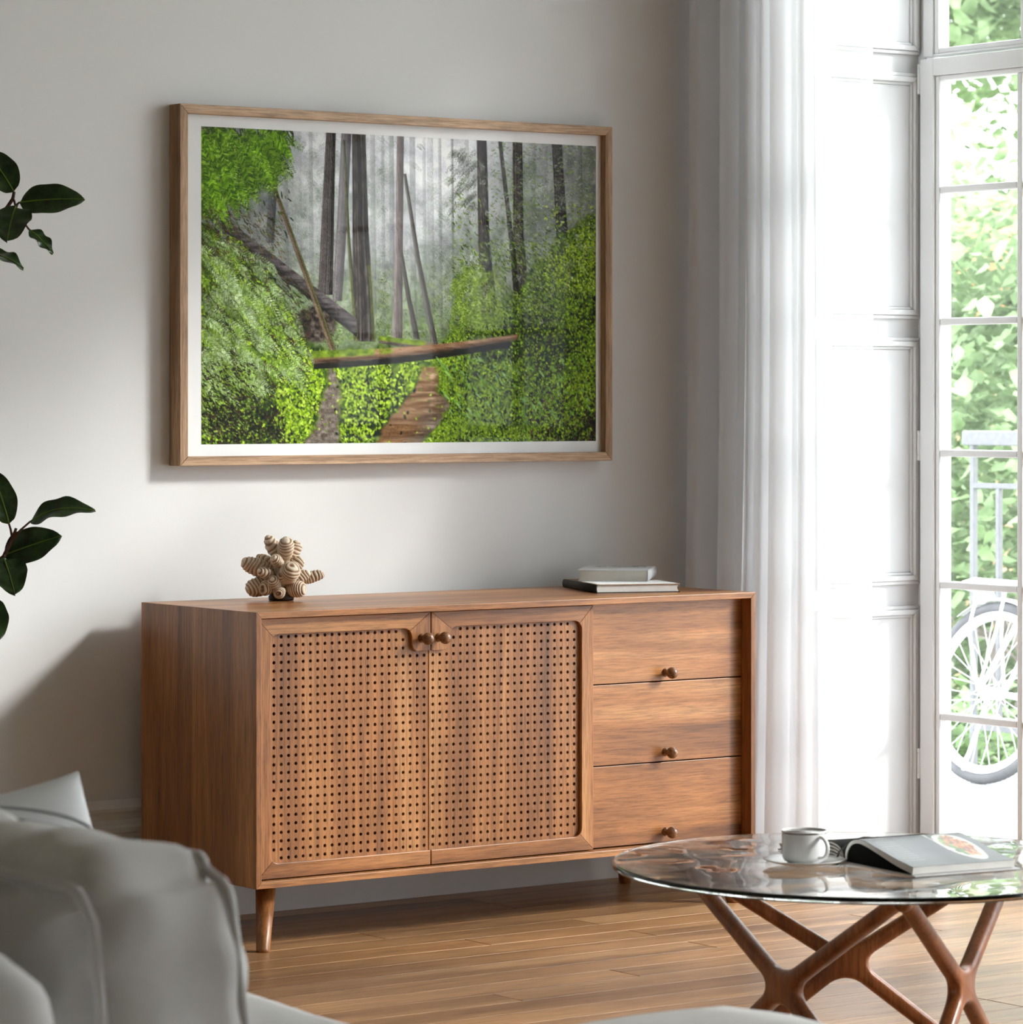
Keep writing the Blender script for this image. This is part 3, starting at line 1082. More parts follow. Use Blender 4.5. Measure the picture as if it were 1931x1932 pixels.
    slant((0.165, 0.15), (0.318, 0.70), 0.005, 0.0085, (102, 88, 70), 103, (0.7, 0.1))
    log((0.43, 0.662), (0.57, 0.685), 0.012, 0.016, (118, 108, 96), 104, 0.9)
    # path and creek
    pl = np.interp(v, [0.74, 0.80, 0.88, 0.95, 1.0], [0.290, 0.300, 0.282, 0.262, 0.245])
    pr = np.interp(v, [0.74, 0.80, 0.88, 0.95, 1.0], [0.312, 0.335, 0.345, 0.335, 0.34])
    wob = (fbm(20, 24, 111, 3) - 0.5) * 0.03
    m = np.clip((u - pl - wob) * 90, 0, 1) * np.clip((pr + wob - u) * 90, 0, 1) * (v > 0.73)
    blend(m, c(120, 110, 102) + (fbm(120, 100, 115, 3) - 0.5)[..., None] * 90)
    cl = np.interp(v, [0.76, 0.82, 0.88, 0.94, 1.0], [0.535, 0.515, 0.480, 0.440, 0.412])
    cr = np.interp(v, [0.76, 0.82, 0.88, 0.94, 1.0], [0.585, 0.585, 0.618, 0.585, 0.545])
    m = np.clip((u - cl - wob) * 90, 0, 1) * np.clip((cr + wob - u) * 90, 0, 1) * (v > 0.75)
    mud = np.clip((u - cl - (cr - cl) * 0.5) * 14, 0, 1)[..., None]
    creek = c(132, 100, 66) * (1 - mud) + c(104, 94, 86) * mud
    creek = creek + (fbm(18, 90, 121, 3) - 0.5)[..., None] * 90 + np.clip(fbm(30, 120, 125, 2) - 0.62, 0, 1)[..., None] * 200 * (1 - mud * 0.5)
    blend(m, creek)
    path_cx = lambda b: (np.interp(b, [0.74, 0.80, 0.88, 0.95, 1.0], [0.290, 0.300, 0.282, 0.262, 0.245]), np.interp(b, [0.74, 0.80, 0.88, 0.95, 1.0], [0.312, 0.335, 0.345, 0.335, 0.34]))
    crk = lambda b: (np.interp(b, [0.76, 0.82, 0.88, 0.94, 1.0], [0.535, 0.515, 0.480, 0.440, 0.412]), np.interp(b, [0.76, 0.82, 0.88, 0.94, 1.0], [0.585, 0.585, 0.618, 0.585, 0.545]))

    def onslope(a, b):
        lim1 = np.interp(a, [0, 0.10, 0.17, 0.22, 0.26, 0.30, 0.36, 0.46, 0.5, 1.0], [0.30, 0.36, 0.46, 0.60, 0.68, 0.71, 0.70, 0.70, 2, 2])
        lim2 = np.interp(a, [0, 0.50, 0.58, 0.64, 0.74, 0.82, 0.90, 1.0], [2.0, 0.70, 0.69, 0.62, 0.56, 0.46, 0.32, 0.24])
        if b < min(lim1, lim2):
            return 0.0
        if b > 0.73:
            p, q = path_cx(b)
            if p < a < q:
                return 0.03
            p, q = crk(b)
            if p < a < q:
                return 0.02
        return 1.0

    bright = [(146, 178, 34), (120, 152, 22), (172, 200, 66), (92, 122, 22), (132, 166, 36)]
    deep = [(56, 76, 20), (34, 44, 16), (74, 96, 26), (46, 38, 26), (24, 28, 12)]
    lit = lambda a, b: 0.25 + 1.2 * max(0, at_n(gl, a, b) - 0.3)
    splats(12000, (0, 1), (0.24, 1.0), (0.0026, 0.0060), deep, onslope, alpha=0.85, seed=5, asp=1.5)
    splats(15000, (0, 0.60), (0.30, 1.0), (0.0018, 0.0044), bright, lambda a, b: onslope(a, b) * lit(a, b), alpha=0.92, seed=6, asp=1.5)
    splats(19000, (0.50, 1.0), (0.22, 1.0), (0.0017, 0.0042), [(138, 170, 34), (112, 144, 26), (160, 190, 62), (90, 118, 26), (128, 162, 40)],
           lambda a, b: onslope(a, b) * min(1, lit(a, b) + 0.25), alpha=0.9, seed=26, asp=1.6)
    splats(2600, (0.18, 0.57), (0.70, 1.0), (0.0022, 0.0048), [(156, 188, 48), (136, 170, 32), (176, 202, 84)], lambda a, b: onslope(a, b) * 0.75, alpha=0.9, seed=7, asp=1.5)
    splats(2600, (0.55, 1.0), (0.45, 1.0), (0.002, 0.006), [(30, 38, 16), (48, 58, 26), (62, 50, 38)], lambda a, b: onslope(a, b) * (at_n(gl, a, b) < 0.42) * 0.7, alpha=0.8, seed=8)
    # main fallen log over the creek
    log((0.27, 0.742), (0.77, 0.672), 0.018, 0.010, (36, 34, 22), 130, None, 0.012)
    log((0.265, 0.722), (0.79, 0.648), 0.0215, 0.0095, (138, 108, 84), 131, 0.42, 0.012)
    # feathery fronds on the left
    fr = [(150, 172, 112), (176, 196, 146), (118, 146, 70), (98, 128, 52)]
    shade = [(36, 40, 22), (60, 74, 34), (82, 56, 40), (84, 104, 46)]
    inl = lambda a, b: 1.0 if 0.30 + a * 0.8 < b < 1.0 - a * 0.9 + 0.14 * (at_n(nz1, a, b) - 0.5) else 0.0
    splats(4200, (0.0, 0.26), (0.30, 0.97), (0.003, 0.009), shade, lambda a, b: inl(a, b) * 0.8, ang=(0.1, 1.1), alpha=0.7, seed=29, asp=4.0)
    for k in range(330):
        a, b = rf.rand() * 0.25 - 0.02, 0.32 + rf.rand() * 0.50
        if inl(max(a, 0), b) and rf.rand() < 1.05 - a * 3.0:
            pal = [(142, 162, 116), (168, 186, 148), (118, 140, 88)] if rf.rand() < 0.68 else [(122, 152, 50), (98, 128, 40), (146, 176, 70)]
            spray(a, b, 0.15 + rf.rand() * 0.7, 0.035 + rf.rand() * 0.04, pal, 0.8, 0.014, 13, 0.5)
    splats(1100, (0.0, 0.13), (0.74, 0.97), (0.002, 0.006), [(126, 156, 60), (150, 176, 96), (52, 44, 36), (34, 30, 24)], alpha=0.75, ang=(0, 1.2), seed=10, asp=3)
    # overhanging redwood boughs, upper left
    edge = lambda a, b: b - (0.30 - a * 1.05 + 0.10 * (at_n(nz1, a, b) - 0.5))
    splats(2600, (0.0, 0.22), (0.0, 0.34), (0.003, 0.009), [(40, 60, 12), (30, 40, 16), (66, 96, 16)], lambda a, b: 0.9 if edge(a, b) < -0.02 else 0.04, ang=(0.35, 1.5), alpha=0.8, seed=11, asp=4)
    for k in range(300):
        a, b = rf.rand() * 0.20 - 0.02, rf.rand() * 0.27 - 0.02
        if edge(max(a, 0), max(b, 0)) < -0.035:
            spray(a, b, 0.5 + rf.rand() * 0.8, 0.040 + rf.rand() * 0.03, [(86, 124, 22), (112, 150, 36), (62, 94, 16), (138, 172, 66)], 0.85, 0.016, 14, 0.35)
    for q in ((0.14, 0.0, 0.55, 0.10), (0.17, 0.01, 0.75, 0.075), (0.12, 0.02, 0.95, 0.09), (0.09, 0.06, 1.0, 0.09), (0.05, 0.12, 1.1, 0.09), (0.02, 0.15, 1.2, 0.08), (0.13, 0.03, 0.7, 0.08), (0.15, 0.04, 0.9, 0.09), (0.10, 0.10, 1.2, 0.08), (0.06, 0.17, 1.1, 0.08), (0.16, 0.0, 0.3, 0.09), (0.03, 0.22, 0.9, 0.08)):
        spray(q[0], q[1], q[2], q[3], [(104, 146, 26), (126, 166, 44), (74, 108, 20)], 0.9, 0.018, 20, 0.25)
    splats(1500, (0.80, 1.0), (0.80, 1.0), (0.002, 0.006), [(36, 30, 24), (66, 52, 40), (96, 76, 58), (28, 30, 18)], lambda a, b: max(0, (a - 0.78) * 4) * max(0, (b - 0.78) * 4), alpha=0.8, seed=41)
    splats(500, (0.02, 0.2), (0.88, 1.0), (0.002, 0.006), [(36, 30, 24), (66, 52, 40), (28, 30, 18)], alpha=0.7, seed=42)
    splats(600, (0, 0.2), (0.26, 0.42), (0.002, 0.007), [(60, 50, 38), (112, 84, 58), (84, 104, 40)], alpha=0.55, ang=(0.2, 1.2), seed=14, asp=4)
    # shrubs and branches on the right
    splats(2600, (0.86, 1.0), (0.20, 0.50), (0.0022, 0.0058), [(160, 190, 40), (126, 160, 28), (186, 208, 90), (90, 118, 34), (54, 72, 24)], lambda a, b: 1.0 if b > 0.27 + (0.95 - a) * 1.2 + 0.2 * (at_n(nz1, a, b) - 0.5) else 0.08, alpha=0.85, seed=15, asp=1.9)
    splats(4800, (0.62, 0.90), (0.18, 0.60), (0.0022, 0.0062), [(110, 140, 32), (134, 162, 60), (80, 104, 34), (150, 160, 128), (58, 74, 30)], lambda a, b: (0.8 if b > 0.33 else 0.2) * (1.0 if at_n(nz1, a, b) > 0.46 else 0.25), alpha=0.72, seed=16, asp=3, ang=(0.0, 1.3))
    for k in range(150):
        a, b = 0.62 + rf.rand() * 0.12, 0.40 + rf.rand() * 0.20
        spray(a, b, 0.9 + rf.rand() * 1.2, 0.025 + rf.rand() * 0.03, [(134, 162, 46), (110, 140, 36), (156, 180, 84), (84, 108, 34)], 0.75, 0.011, 11, 0.3)
    for k in range(120):
        a, b = 0.62 + rf.rand() * 0.38, 0.04 + rf.rand() * 0.45
        spray(a, b, 0.2 + rf.rand() * 2.4, 0.02 + rf.rand() * 0.035, [(150, 160, 140), (120, 134, 104), (176, 182, 172), (104, 124, 72)], 0.5, 0.010, 11, 0.3)
    splats(1600, (0.72, 1.0), (0.0, 0.36), (0.002, 0.0055), [(140, 148, 136), (104, 116, 90), (172, 176, 172), (96, 112, 66), (130, 160, 70)], alpha=0.55, seed=17, asp=3, ang=(-0.6, 0.6))
    splats(110, (0.55, 0.98), (0.72, 0.92), (0.007, 0.012), [(140, 180, 110), (120, 168, 70)], onslope, alpha=0.7, seed=18, asp=4, ang=(0.4, 1.2))
    # crisp film grain
    img += (rs.rand(H, W, 1) - 0.5) * 26
    img = (img - 112) * 1.18 + 102
    grey = img.mean(-1, keepdims=True)
    img = grey + (img - grey) * 0.93
    return np.clip(img, 4, 250)


pf = thing('picture_frame', 'wide oak picture frame with a forest print, hung above the sideboard', 'picture', (5.154, 7.598, 1.103))
fx0, fx1, fz0, fz1 = 4.4955, 5.8127, 1.1031, 1.9793
fw, fy0, fy1 = 0.0228, 7.560, 7.611
ix0, ix1, iz0, iz1 = fx0 + fw, fx1 - fw, fz0 + fw, fz1 - fw
obj('frame_rail', MB().prism([(fx0, fz1), (ix0, iz1), (ix1, iz1), (fx1, fz1)], fy0, fy1), M['frameX'], pf, bevel=0.0015)
obj('frame_rail', MB().prism([(fx0, fz0), (fx1, fz0), (ix1, iz0), (ix0, iz0)], fy0, fy1), M['frameX'], pf, bevel=0.0015)
obj('frame_rail', MB().prism([(fx0, fz0), (ix0, iz0), (ix0, iz1), (fx0, fz1)], fy0, fy1), M['frameZ'], pf, bevel=0.0015)
obj('frame_rail', MB().prism([(fx1, fz1), (ix1, iz1), (ix1, iz0), (fx1, fz0)], fy0, fy1), M['frameZ'], pf, bevel=0.0015)
ax0, ax1, az0, az1 = 4.555, 5.755, 1.155, 1.927
# opening in the mat board lies on the mat plane (a little deeper than the frame face)
YM = 7.582
ax0, ax1, az0, az1 = 4.568, 5.775, 1.1545, 1.9285
mt = MB()
for (a, b, c_, d) in ((ix0, ax0, iz0, iz1), (ax1, ix1, iz0, iz1), (ax0, ax1, iz0, az0), (ax0, ax1, az1, iz1)):
    mt.box((a, YM, c_), (b, YM + 0.002, d))
obj('mat_board', mt, M['mat'], pf)
PWX, PHX = 640, 410
px = forest_pixels(PWX, PHX)
lin = (px / 255.0)
lin = np.where(lin <= 0.04045, lin / 12.92, ((lin + 0.055) / 1.055) ** 2.4)
lin = np.clip(lin * 1.12, 0, 0.92)


def print_grid(name, fn, img, mat, parent):
    """quad grid whose vertices carry the printed colours"""
    h, w = img.shape[:2]
    jj, ii = np.mgrid[0:h, 0:w]
    pts = fn(ii / (w - 1.0), jj / (h - 1.0))          # (h, w, 3)
    org = np.array(base_of(parent))
    co = (pts.reshape(-1, 3) - org).astype(np.float32)
    me = bpy.data.meshes.new(name)
    me.vertices.add(h * w)
    me.vertices.foreach_set('co', co.ravel())
    a = (np.arange(h - 1)[:, None] * w + np.arange(w - 1)[None, :]).ravel()
    q = np.stack([a, a + w, a + w + 1, a + 1], 1).astype(np.int32)
    nf = len(q)
    me.loops.add(nf * 4)
    me.loops.foreach_set('vertex_index', q.ravel())
    me.polygons.add(nf)
    me.polygons.foreach_set('loop_start', (np.arange(nf) * 4).astype(np.int32))
    me.update(calc_edges=True)
    at = me.color_attributes.new('print', 'FLOAT_COLOR', 'POINT')
    rgba = np.ones((h * w, 4), np.float32)
    rgba[:, :3] = img.reshape(-1, 3)
    at.data.foreach_set('color', rgba.ravel())
    me.polygons.foreach_set('use_smooth', np.ones(nf, bool))
    me.materials.append(mat)
    o = bpy.data.objects.new(name, me)
    COL.objects.link(o)
    o.parent = parent
    return o


def art_pts(a, b):
    return np.stack([ax0 + (ax1 - ax0) * a, np.full_like(a, YM + 0.0012), az1 + (az0 - az1) * b], -1)


pr = print_grid('forest_print', art_pts, lin, M['print'], pf)
pr['label'] = 'print of a misty redwood forest with a creek and fallen log'
obj('glass_pane', MB().box((ix0, YM - 0.004, iz0), (ix1, YM - 0.002, iz1)), M['pglass'], pf)
obj('backing_board', MB().box((ix0, YM + 0.004, iz0), (ix1, YM + 0.008, iz1)), M['page'], pf)


# ------------------------------------------------------------------ things on the sideboard
def book_boards(root, o, ang, Lx, Wy, th, cover, page, spine_side):
    """closed book lying flat: local x along the fore-edge side, local y depth; spine at local -x or +x"""
    rot = Matrix.Rotation(ang, 3, 'Z')
    P = lambda x, y, z: Vector(o) + rot @ Vector((x, y, z))

    def bx(a, b):
        m = MB().box(a, b)
        m.v = [tuple(P(*p)) for p in m.v]
        return m
    bt = 0.0022
    sgn = -1 if spine_side == 'L' else 1
    ov = 0.003
    obj('cover_board', bx((-Lx / 2, 0, 0), (Lx / 2, Wy, bt)), cover[0], root, bevel=0.0006)
    obj('cover_board', bx((-Lx / 2, 0, th - bt), (Lx / 2, Wy, th)), cover[1], root, bevel=0.0006)
    # rounded spine
    pts = []
    for k in range(9):
        a = -PI / 2 + PI * k / 8
        pts.append((sgn * (Lx / 2 + 0.005 * math.cos(a)), th / 2 + th / 2 * math.sin(a)))
    inner = [(sgn * (Lx / 2 - 0.003 + 0.003 * math.cos(-PI / 2 + PI * k / 8)), th / 2 + (th / 2 - bt) * math.sin(-PI / 2 + PI * k / 8)) for k in range(9)]
    m = MB().prism(pts + inner[::-1], 0.0, Wy)
    m.v = [tuple(P(*p)) for p in m.v]
    m.sm = [True] * len(m.f)
    obj('spine', m, cover[2], root)
    # page block, slightly hollow fore-edge, with fine layered sheets
    n = 9
    pb = MB()
    for k in range(n):
        z0 = bt + (th - 2 * bt) * k / n
        z1 = bt + (th - 2 * bt) * (k + 1) / n - 0.00015
        t = (k + 0.5) / n * 2 - 1
        cv = 0.004 * (1 - t * t)
        xa = sgn * (Lx / 2 + 0.001 - 0.002)
        xb = -sgn * (Lx / 2 - ov - cv)
        pb.box((min(xa, xb), ov, z0), (max(xa, xb), Wy - ov, z1))
    pb.v = [tuple(P(*p)) for p in pb.v]
    obj('page_block', pb, page, root)
    return P


TOPZ = SZ1
lbp = (5.5945, 7.1685, TOPZ)
ang1 = math.atan2(7.130 - 7.207, 5.698 - 5.491)
b1 = thing('book', 'black-spined hardback lying flat on the sideboard, under the grey book', 'book', lbp, 'books on the sideboard')
P1 = book_boards(b1, lbp, ang1, 0.219, 0.29, 0.0215, (M['blackcover'], M['brownboard'], M['blackcover']), M['pagew'], 'L')
pw = MB().box((-0.102, 0.002, 0.02155), (0.104, 0.16, 0.0219))
pw.v = [tuple(P1(*p)) for p in pw.v]
obj('cover_panel', pw, M['mat'], b1, label='white paper panel on the tan front board')
ubp = (5.613, 7.301, TOPZ + 0.0223)
ang2 = math.atan2(7.240 - 7.362, 5.680 - 5.546)
b2 = thing('book', 'thick pale grey book lying on top of the black-spined hardback', 'book', ubp, 'books on the sideboard')
P2 = book_boards(b2, ubp, ang2, 0.178, 0.265, 0.0285, (M['greycover'], M['greycover'], M['greycover']), M['page'], 'R')
tl = MB()
rk = random.Random(5)
for r in range(3):
    x = -0.06
    while x < 0.07:
        w_ = rk.uniform(0.008, 0.02)
        if rk.random() < 0.75:
            tl.box((x, 0.17 + r * 0.024, 0.02852), (x + w_, 0.182 + r * 0.024, 0.0286))
        x += w_ + 0.004
tl.v = [tuple(P2(*p)) for p in tl.v]
obj('cover_print', tl, M['ink'], b2)

# carved wooden sculpture: lobes with ring grooves growing from a dark foot
sc_o = Vector((4.672, 7.392, TOPZ))
scu = thing('sculpture', 'carved pale wooden sculpture of clustered grooved knobs at the left of the sideboard top', 'sculpture', sc_o)
FWD = Vector((math.cos(R(54.04)), math.sin(R(54.04)), 0))
RGT = Vector((FWD.y, -FWD.x, 0))


def spt(a, h, b):
    return sc_o + RGT * a + Vector((0, 0, h)) + FWD * b


def lobe(base, tip, r0, r1, rings, seed):
    """ellipsoid-like bulb from base to tip with concentric grooves about the tip"""
    base, tip = Vector(base), Vector(tip)
    ax = tip - base
    ln = ax.length
    q = Vector((0, 0, 1)).rotation_difference(ax.normalized())
    nu, nv = 36, 64
    vs, fs, gr = [], [], []
    for j in range(nv + 1):
        t = PI * j / nv
        h = -math.cos(t) * 0.5 + 0.5
        prof = math.sin(t) ** 0.8 * (r0 + (r1 - r0) * h)
        for k in range(nu):
            a = 2 * PI * k / nu
            p = Vector((prof * math.cos(a), prof * math.sin(a), h * ln))
            w = mnoise.noise(p * 34 + Vector((seed * 3.1, seed, 0))) * 0.9
            ph = (1 - h) * rings * 1.35 + w + 0.10 * math.sin(a * 2 + seed)
            gv = 0.5 + 0.5 * math.sin(2 * PI * ph)
            fade = min(1, h * 1.7)
            gv2 = gv ** 0.5
            n = Vector((math.cos(a) * math.sin(t), math.sin(a) * math.sin(t), -math.cos(t)))
            p = p + n * ((gv2 - 0.6) * 0.0030 * fade + 0.003 * mnoise.noise(p * 40 + Vector((seed, 0, 5))))
            vs.append(base + q @ p)
            gr.append(gv2 * fade + 0.55 * (1 - fade))
    for i in range(nv):
        for k in range(nu):
            a, b = i * nu + k, i * nu + (k + 1) % nu
            fs.append((a, b, b + nu, a + nu))
    mb = MB().add(vs, fs, True)
    o = obj('lobe', mb, M['rings'], scu)
    at = o.data.attributes.new('groove', 'FLOAT', 'POINT')
    at.data.foreach_set('value', np.array(gr, np.float32))
    return o


obj('foot', MB().lathe([(0.020, 0), (0.030, 0.001), (0.031, 0.010), (0.022, 0.024), (0.014, 0.040)], spt(0.005, 0.0005, 0), seg=24), plain('dark_wood_foot', s2l((44, 26, 18)), 0.5, nscale=50, namp=0.3), scu)
# (base a,h,b) -> (tip a,h,b), radii
LOB = [
    ((0.005, 0.020, 0.0), (0.010, 0.105, 0.0), 0.026, 0.026, 2.0),
    ((0.012, 0.085, 0.0), (-0.030, 0.150, 0.008), 0.018, 0.023, 5.0),
    ((0.015, 0.095, 0.0), (0.020, 0.147, -0.028), 0.020, 0.026, 5.5),
    ((0.015, 0.090, 0.012), (0.045, 0.138, 0.020), 0.018, 0.023, 5.0),
    ((0.010, 0.085, 0.0), (-0.012, 0.104, -0.046), 0.016, 0.017, 5.0),
    ((0.000, 0.080, 0.010), (-0.055, 0.104, 0.035), 0.013, 0.015, 5.0),
    ((-0.005, 0.060, 0.0), (-0.085, 0.092, -0.010), 0.022, 0.029, 7.0),
    ((-0.010, 0.055, -0.008), (-0.045, 0.072, -0.042), 0.016, 0.017, 5.0),
    ((-0.005, 0.045, 0.0), (-0.075, 0.026, -0.022), 0.020, 0.032, 7.0),
    ((-0.010, 0.035, 0.0), (-0.038, 0.030, -0.040), 0.018, 0.024, 6.0),
    ((0.000, 0.030, -0.010), (-0.015, 0.054, -0.052), 0.015, 0.018, 5.5),
    ((0.005, 0.025, -0.010), (0.002, 0.020, -0.050), 0.016, 0.018, 5.0),
    ((0.010, 0.050, -0.004), (0.038, 0.080, -0.052), 0.026, 0.031, 7.0),
    ((0.015, 0.060, 0.005), (0.055, 0.098, 0.000), 0.018, 0.022, 5.0),
    ((0.010, 0.042, -0.010), (0.006, 0.064, -0.046), 0.012, 0.013, 4.5),
    ((0.020, 0.045, 0.0), (0.070, 0.066, -0.006), 0.018, 0.020, 5.0),
    ((0.040, 0.048, 0.004), (0.104, 0.062, 0.010), 0.016, 0.017, 7.0),
    ((0.012, 0.028, 0.0), (0.062, 0.028, -0.020), 0.022, 0.026, 7.0),
    ((0.010, 0.030, 0.010), (0.030, 0.040, 0.050), 0.022, 0.026, 6.0),
    ((-0.005, 0.045, 0.010), (-0.030, 0.060, 0.048), 0.020, 0.024, 6.0),
]
for k, (b, t, r0, r1, rg) in enumerate(LOB):
    lobe(spt(*b), spt(*(c_ * 1.03 for c_ in t)), r0 * 0.80, r1 * 0.86, rg * 1.12, k + 1)

# ------------------------------------------------------------------ coffee table
TC = Vector((4.240, 4.775, 0))
tb = thing('coffee_table', 'round glass-topped coffee table on a crossed walnut base', 'coffee table', (TC.x, TC.y, 0))
TT = 0.455
tops = [Vector((4.119, 5.169, 0.436)), Vector((4.071, 4.502, 0.436)), Vector((4.635, 4.824, 0.436))]
feet = [Vector((p.x, p.y, 0.0)) for p in tops]


def xframe(pa, pb, fa, fb, nz):
    """crossed walnut frame between two corners, as one blended surface (ribbon-swept limbs around a hub)"""
    node = (pa + pb) / 2
    node.z = nz
    d = (pb - pa)
    d.z = 0
    d.normalize()
    nrm = Vector((0, 0, 1)).cross(d)
    ends = [pa, pb, fb, fa]
    # outline of the X in the plane (d, z): four limbs, with rounded crotches
    w_n, w_e = 0.0150, 0.0125
    def pl(p):
        return Vector(((p - node).dot(d), p.z - node.z))
    E = [pl(e) for e in ends]
    order = sorted(range(4), key=lambda i: math.atan2(E[i].y, E[i].x))
    out = []
    for n_, i in enumerate(order):
        j = order[(n_ + 1) % 4]
        ei, ej = E[i], E[j]
        ti, tj = ei.normalized(), ej.normalized()
        li, lj = Vector((-ti.y, ti.x)), Vector((-tj.y, tj.x))
        # tip of limb i: right then left side
        out.append((ei - li * w_e, 1.0))
        out.append((ei + li * w_e, 1.0))
        # crotch between limb i (left side) and limb j (right side), rounded
        bis = (ti + tj)
        bis = bis.normalized() if bis.length > 1e-4 else li
        ang = math.acos(max(-1, min(1, ti.dot(tj))))
        cr = w_n / math.sin(ang / 2)
        apex = bis * cr
        reach = 0.054 if ang < 1.4 else 0.046
        A = ti * reach + li * (w_n * 0.98)
        B = tj * reach - lj * (w_n * 0.98)
        mid_out = bis * (cr + (0.006 if ang < 1.4 else 0.005))
        far = ti * (ei.length * 0.55) + li * ((w_n + w_e) / 2)
        out.append((far, 0.55))
        for k in range(7):
            s_ = k / 6
            p_ = A * (1 - s_) ** 2 + mid_out * 2 * s_ * (1 - s_) * 0.62 + mid_out * 2 * s_ * (1 - s_) * 0.38 + B * s_ ** 2
            out.append((p_, 0.1))
        far2 = tj * (ej.length * 0.55) - lj * ((w_n + w_e) / 2)
        out.append((far2, 0.55))
    poly = [p for p, _ in out]
    mb = MB()
    th = 0.0145
    n = len(poly)
    v = []
    for sgn in (-1, 1):
        for p in poly:
            v.append(node + d * p.x + Vector((0, 0, p.y)) + nrm * th * sgn)
    f = [tuple(range(n)), tuple(range(2 * n - 1, n - 1, -1))]
    f += [(i, i + n, (i + 1) % n + n, (i + 1) % n) for i in range(n)]
    mb.add(v, f)
    mb.sm = [True] * len(mb.f)
    return mb


for i, j in ((0, 1), (0, 2), (1, 2)):
    mb = xframe(tops[i], tops[j], feet[i], feet[j], 0.243)
    o = obj('leg_frame', mb, M['walnut'], tb, bevel=0.0105, bseg=4)
for p in tops:
    obj('glass_pad', MB().lathe([(0.0075, 0), (0.0075, 0.0068)], (p.x, p.y, 0.4362), seg=18), M['chrome'], tb)
    j = MB().ell((p.x, p.y, 0.425), (0.016, 0.016, 0.0125), nu=18, nv=10)
    obj('leg_joint', j, M['walnut'], tb)
for p in feet:
    obj('leg_joint', MB().ell((p.x, p.y, 0.0125), (0.017, 0.017, 0.0125), nu=18, nv=10), M['walnut'], tb)
TR = 0.452
gp = []
prof_r = [(TR - 0.004, 0.4432), (TR - 0.0012, 0.4442), (TR, 0.4462), (TR, 0.4520), (TR - 0.0012, 0.4540), (TR - 0.004, 0.4550)]
glv, glf = [], []
NS = 128
NRR = 26


def tr_scale(a):
    return 1 + 0.012 * math.cos(3 * a + 0.6)


def wob(x, y):
    return 0.0


for r_, z_ in prof_r:
    for k in range(NS):
        a = 2 * PI * k / NS
        glv.append((TC.x + r_ * tr_scale(a) * math.cos(a), TC.y + r_ * tr_scale(a) * math.sin(a), z_))
for i in range(len(prof_r) - 1):
    for k in range(NS):
        a, b = i * NS + k, i * NS + (k + 1) % NS
        glf.append((a, b, b + NS, a + NS))
mbg = MB().add(glv, glf, True)
mbg.add([], [])
n0 = (len(prof_r) - 1) * NS
mbg.f.append(tuple(range(NS - 1, -1, -1)))
mbg.f.append(tuple(range(n0, n0 + NS)))
mbg.sm += [False, False]
mbg.mi += [0, 0]
obj('glass_top', mbg, M['tglass'], tb, label='clear wavy glass disc')

# cup and saucer
CUP = Vector((4.121, 4.812, TT))
sau = obj('saucer', MB().lathe([(0.0, 0.0012), (0.026, 0.0005), (0.030, 0.0005), (0.034, 0.0020), (0.055, 0.0052), (0.0705, 0.0100), (0.0722, 0.0112), (0.0708, 0.0118),
                                (0.052, 0.0078), (0.034, 0.0050), (0.028, 0.0042), (0.0, 0.0042)], (CUP.x, CUP.y, TT), seg=64), M['china'])
tag(sau, 'round white china saucer on the glass table under the cup', 'saucer')
cu = thing('coffee_cup', 'white china coffee cup with a dark silver rim line on its saucer', 'cup', (CUP.x, CUP.y, TT + 0.0043))
cz = TT + 0.0044
body = [(0.0, 0.0012), (0.026, 0.0005), (0.029, 0.0005), (0.0305, 0.0020), (0.0350, 0.0045), (0.0380, 0.0090), (0.0390, 0.0150), (0.0393, 0.0560), (0.0388, 0.0572), (0.0376, 0.0566),
        (0.0372, 0.0150), (0.0350, 0.0085), (0.030, 0.0055), (0.0, 0.0050)]
obj('cup_body', MB().lathe(body, (CUP.x, CUP.y, cz), seg=56), M['china'], cu)
obj('rim_band', MB().lathe([(0.03932, 0.0520), (0.03962, 0.0524), (0.03962, 0.0544), (0.03932, 0.0548)], (CUP.x, CUP.y, cz), seg=56), M['silver'], cu, label='dark silver band')
hd = (RGT * 0.62 - FWD * 0.78).normalized()
hp = []
for k in range(15):
    a = -100 + 200 * k / 14
    hp.append(CUP + Vector((0, 0, 0.0044 + 0.0295 + 0.0180 * math.sin(R(a)))) + hd * (0.0385 + 0.0205 * (math.cos(R(a)) + 0.17) / 1.17))
obj('handle', MB().tube(hp, 0.0042, seg=12, flat=0.75), M['china'], cu)

# open cookbook on the glass
ob = thing('open_book', 'open cookbook with curled pages and a food photo, on the glass table', 'book', (4.42, 4.73, TT))
oo = Vector((4.164, 4.574, TT + 0.0006))            # front left corner of the right-hand cover
ex = (Vector((4.379, 4.546, 0)) - Vector((4.164, 4.574, 0)))
ex.z = 0
LXb = ex.length + 0.004
ex.normalize()
ey = Vector((-ex.y, ex.x, 0))


def bk(a, b, z):
    return oo + ex * a + ey * b + Vector((0, 0, z))


def slab(pts2, z0, z1):
    n = len(pts2)
    v = [bk(a, b, z0) for a, b in pts2] + [bk(a, b, z1) for a, b in pts2]
    f = [tuple(range(n - 1, -1, -1)), tuple(range(n, 2 * n))] + [(i, (i + 1) % n, (i + 1) % n + n, i + n) for i in range(n)]
    return MB().add(v, f)


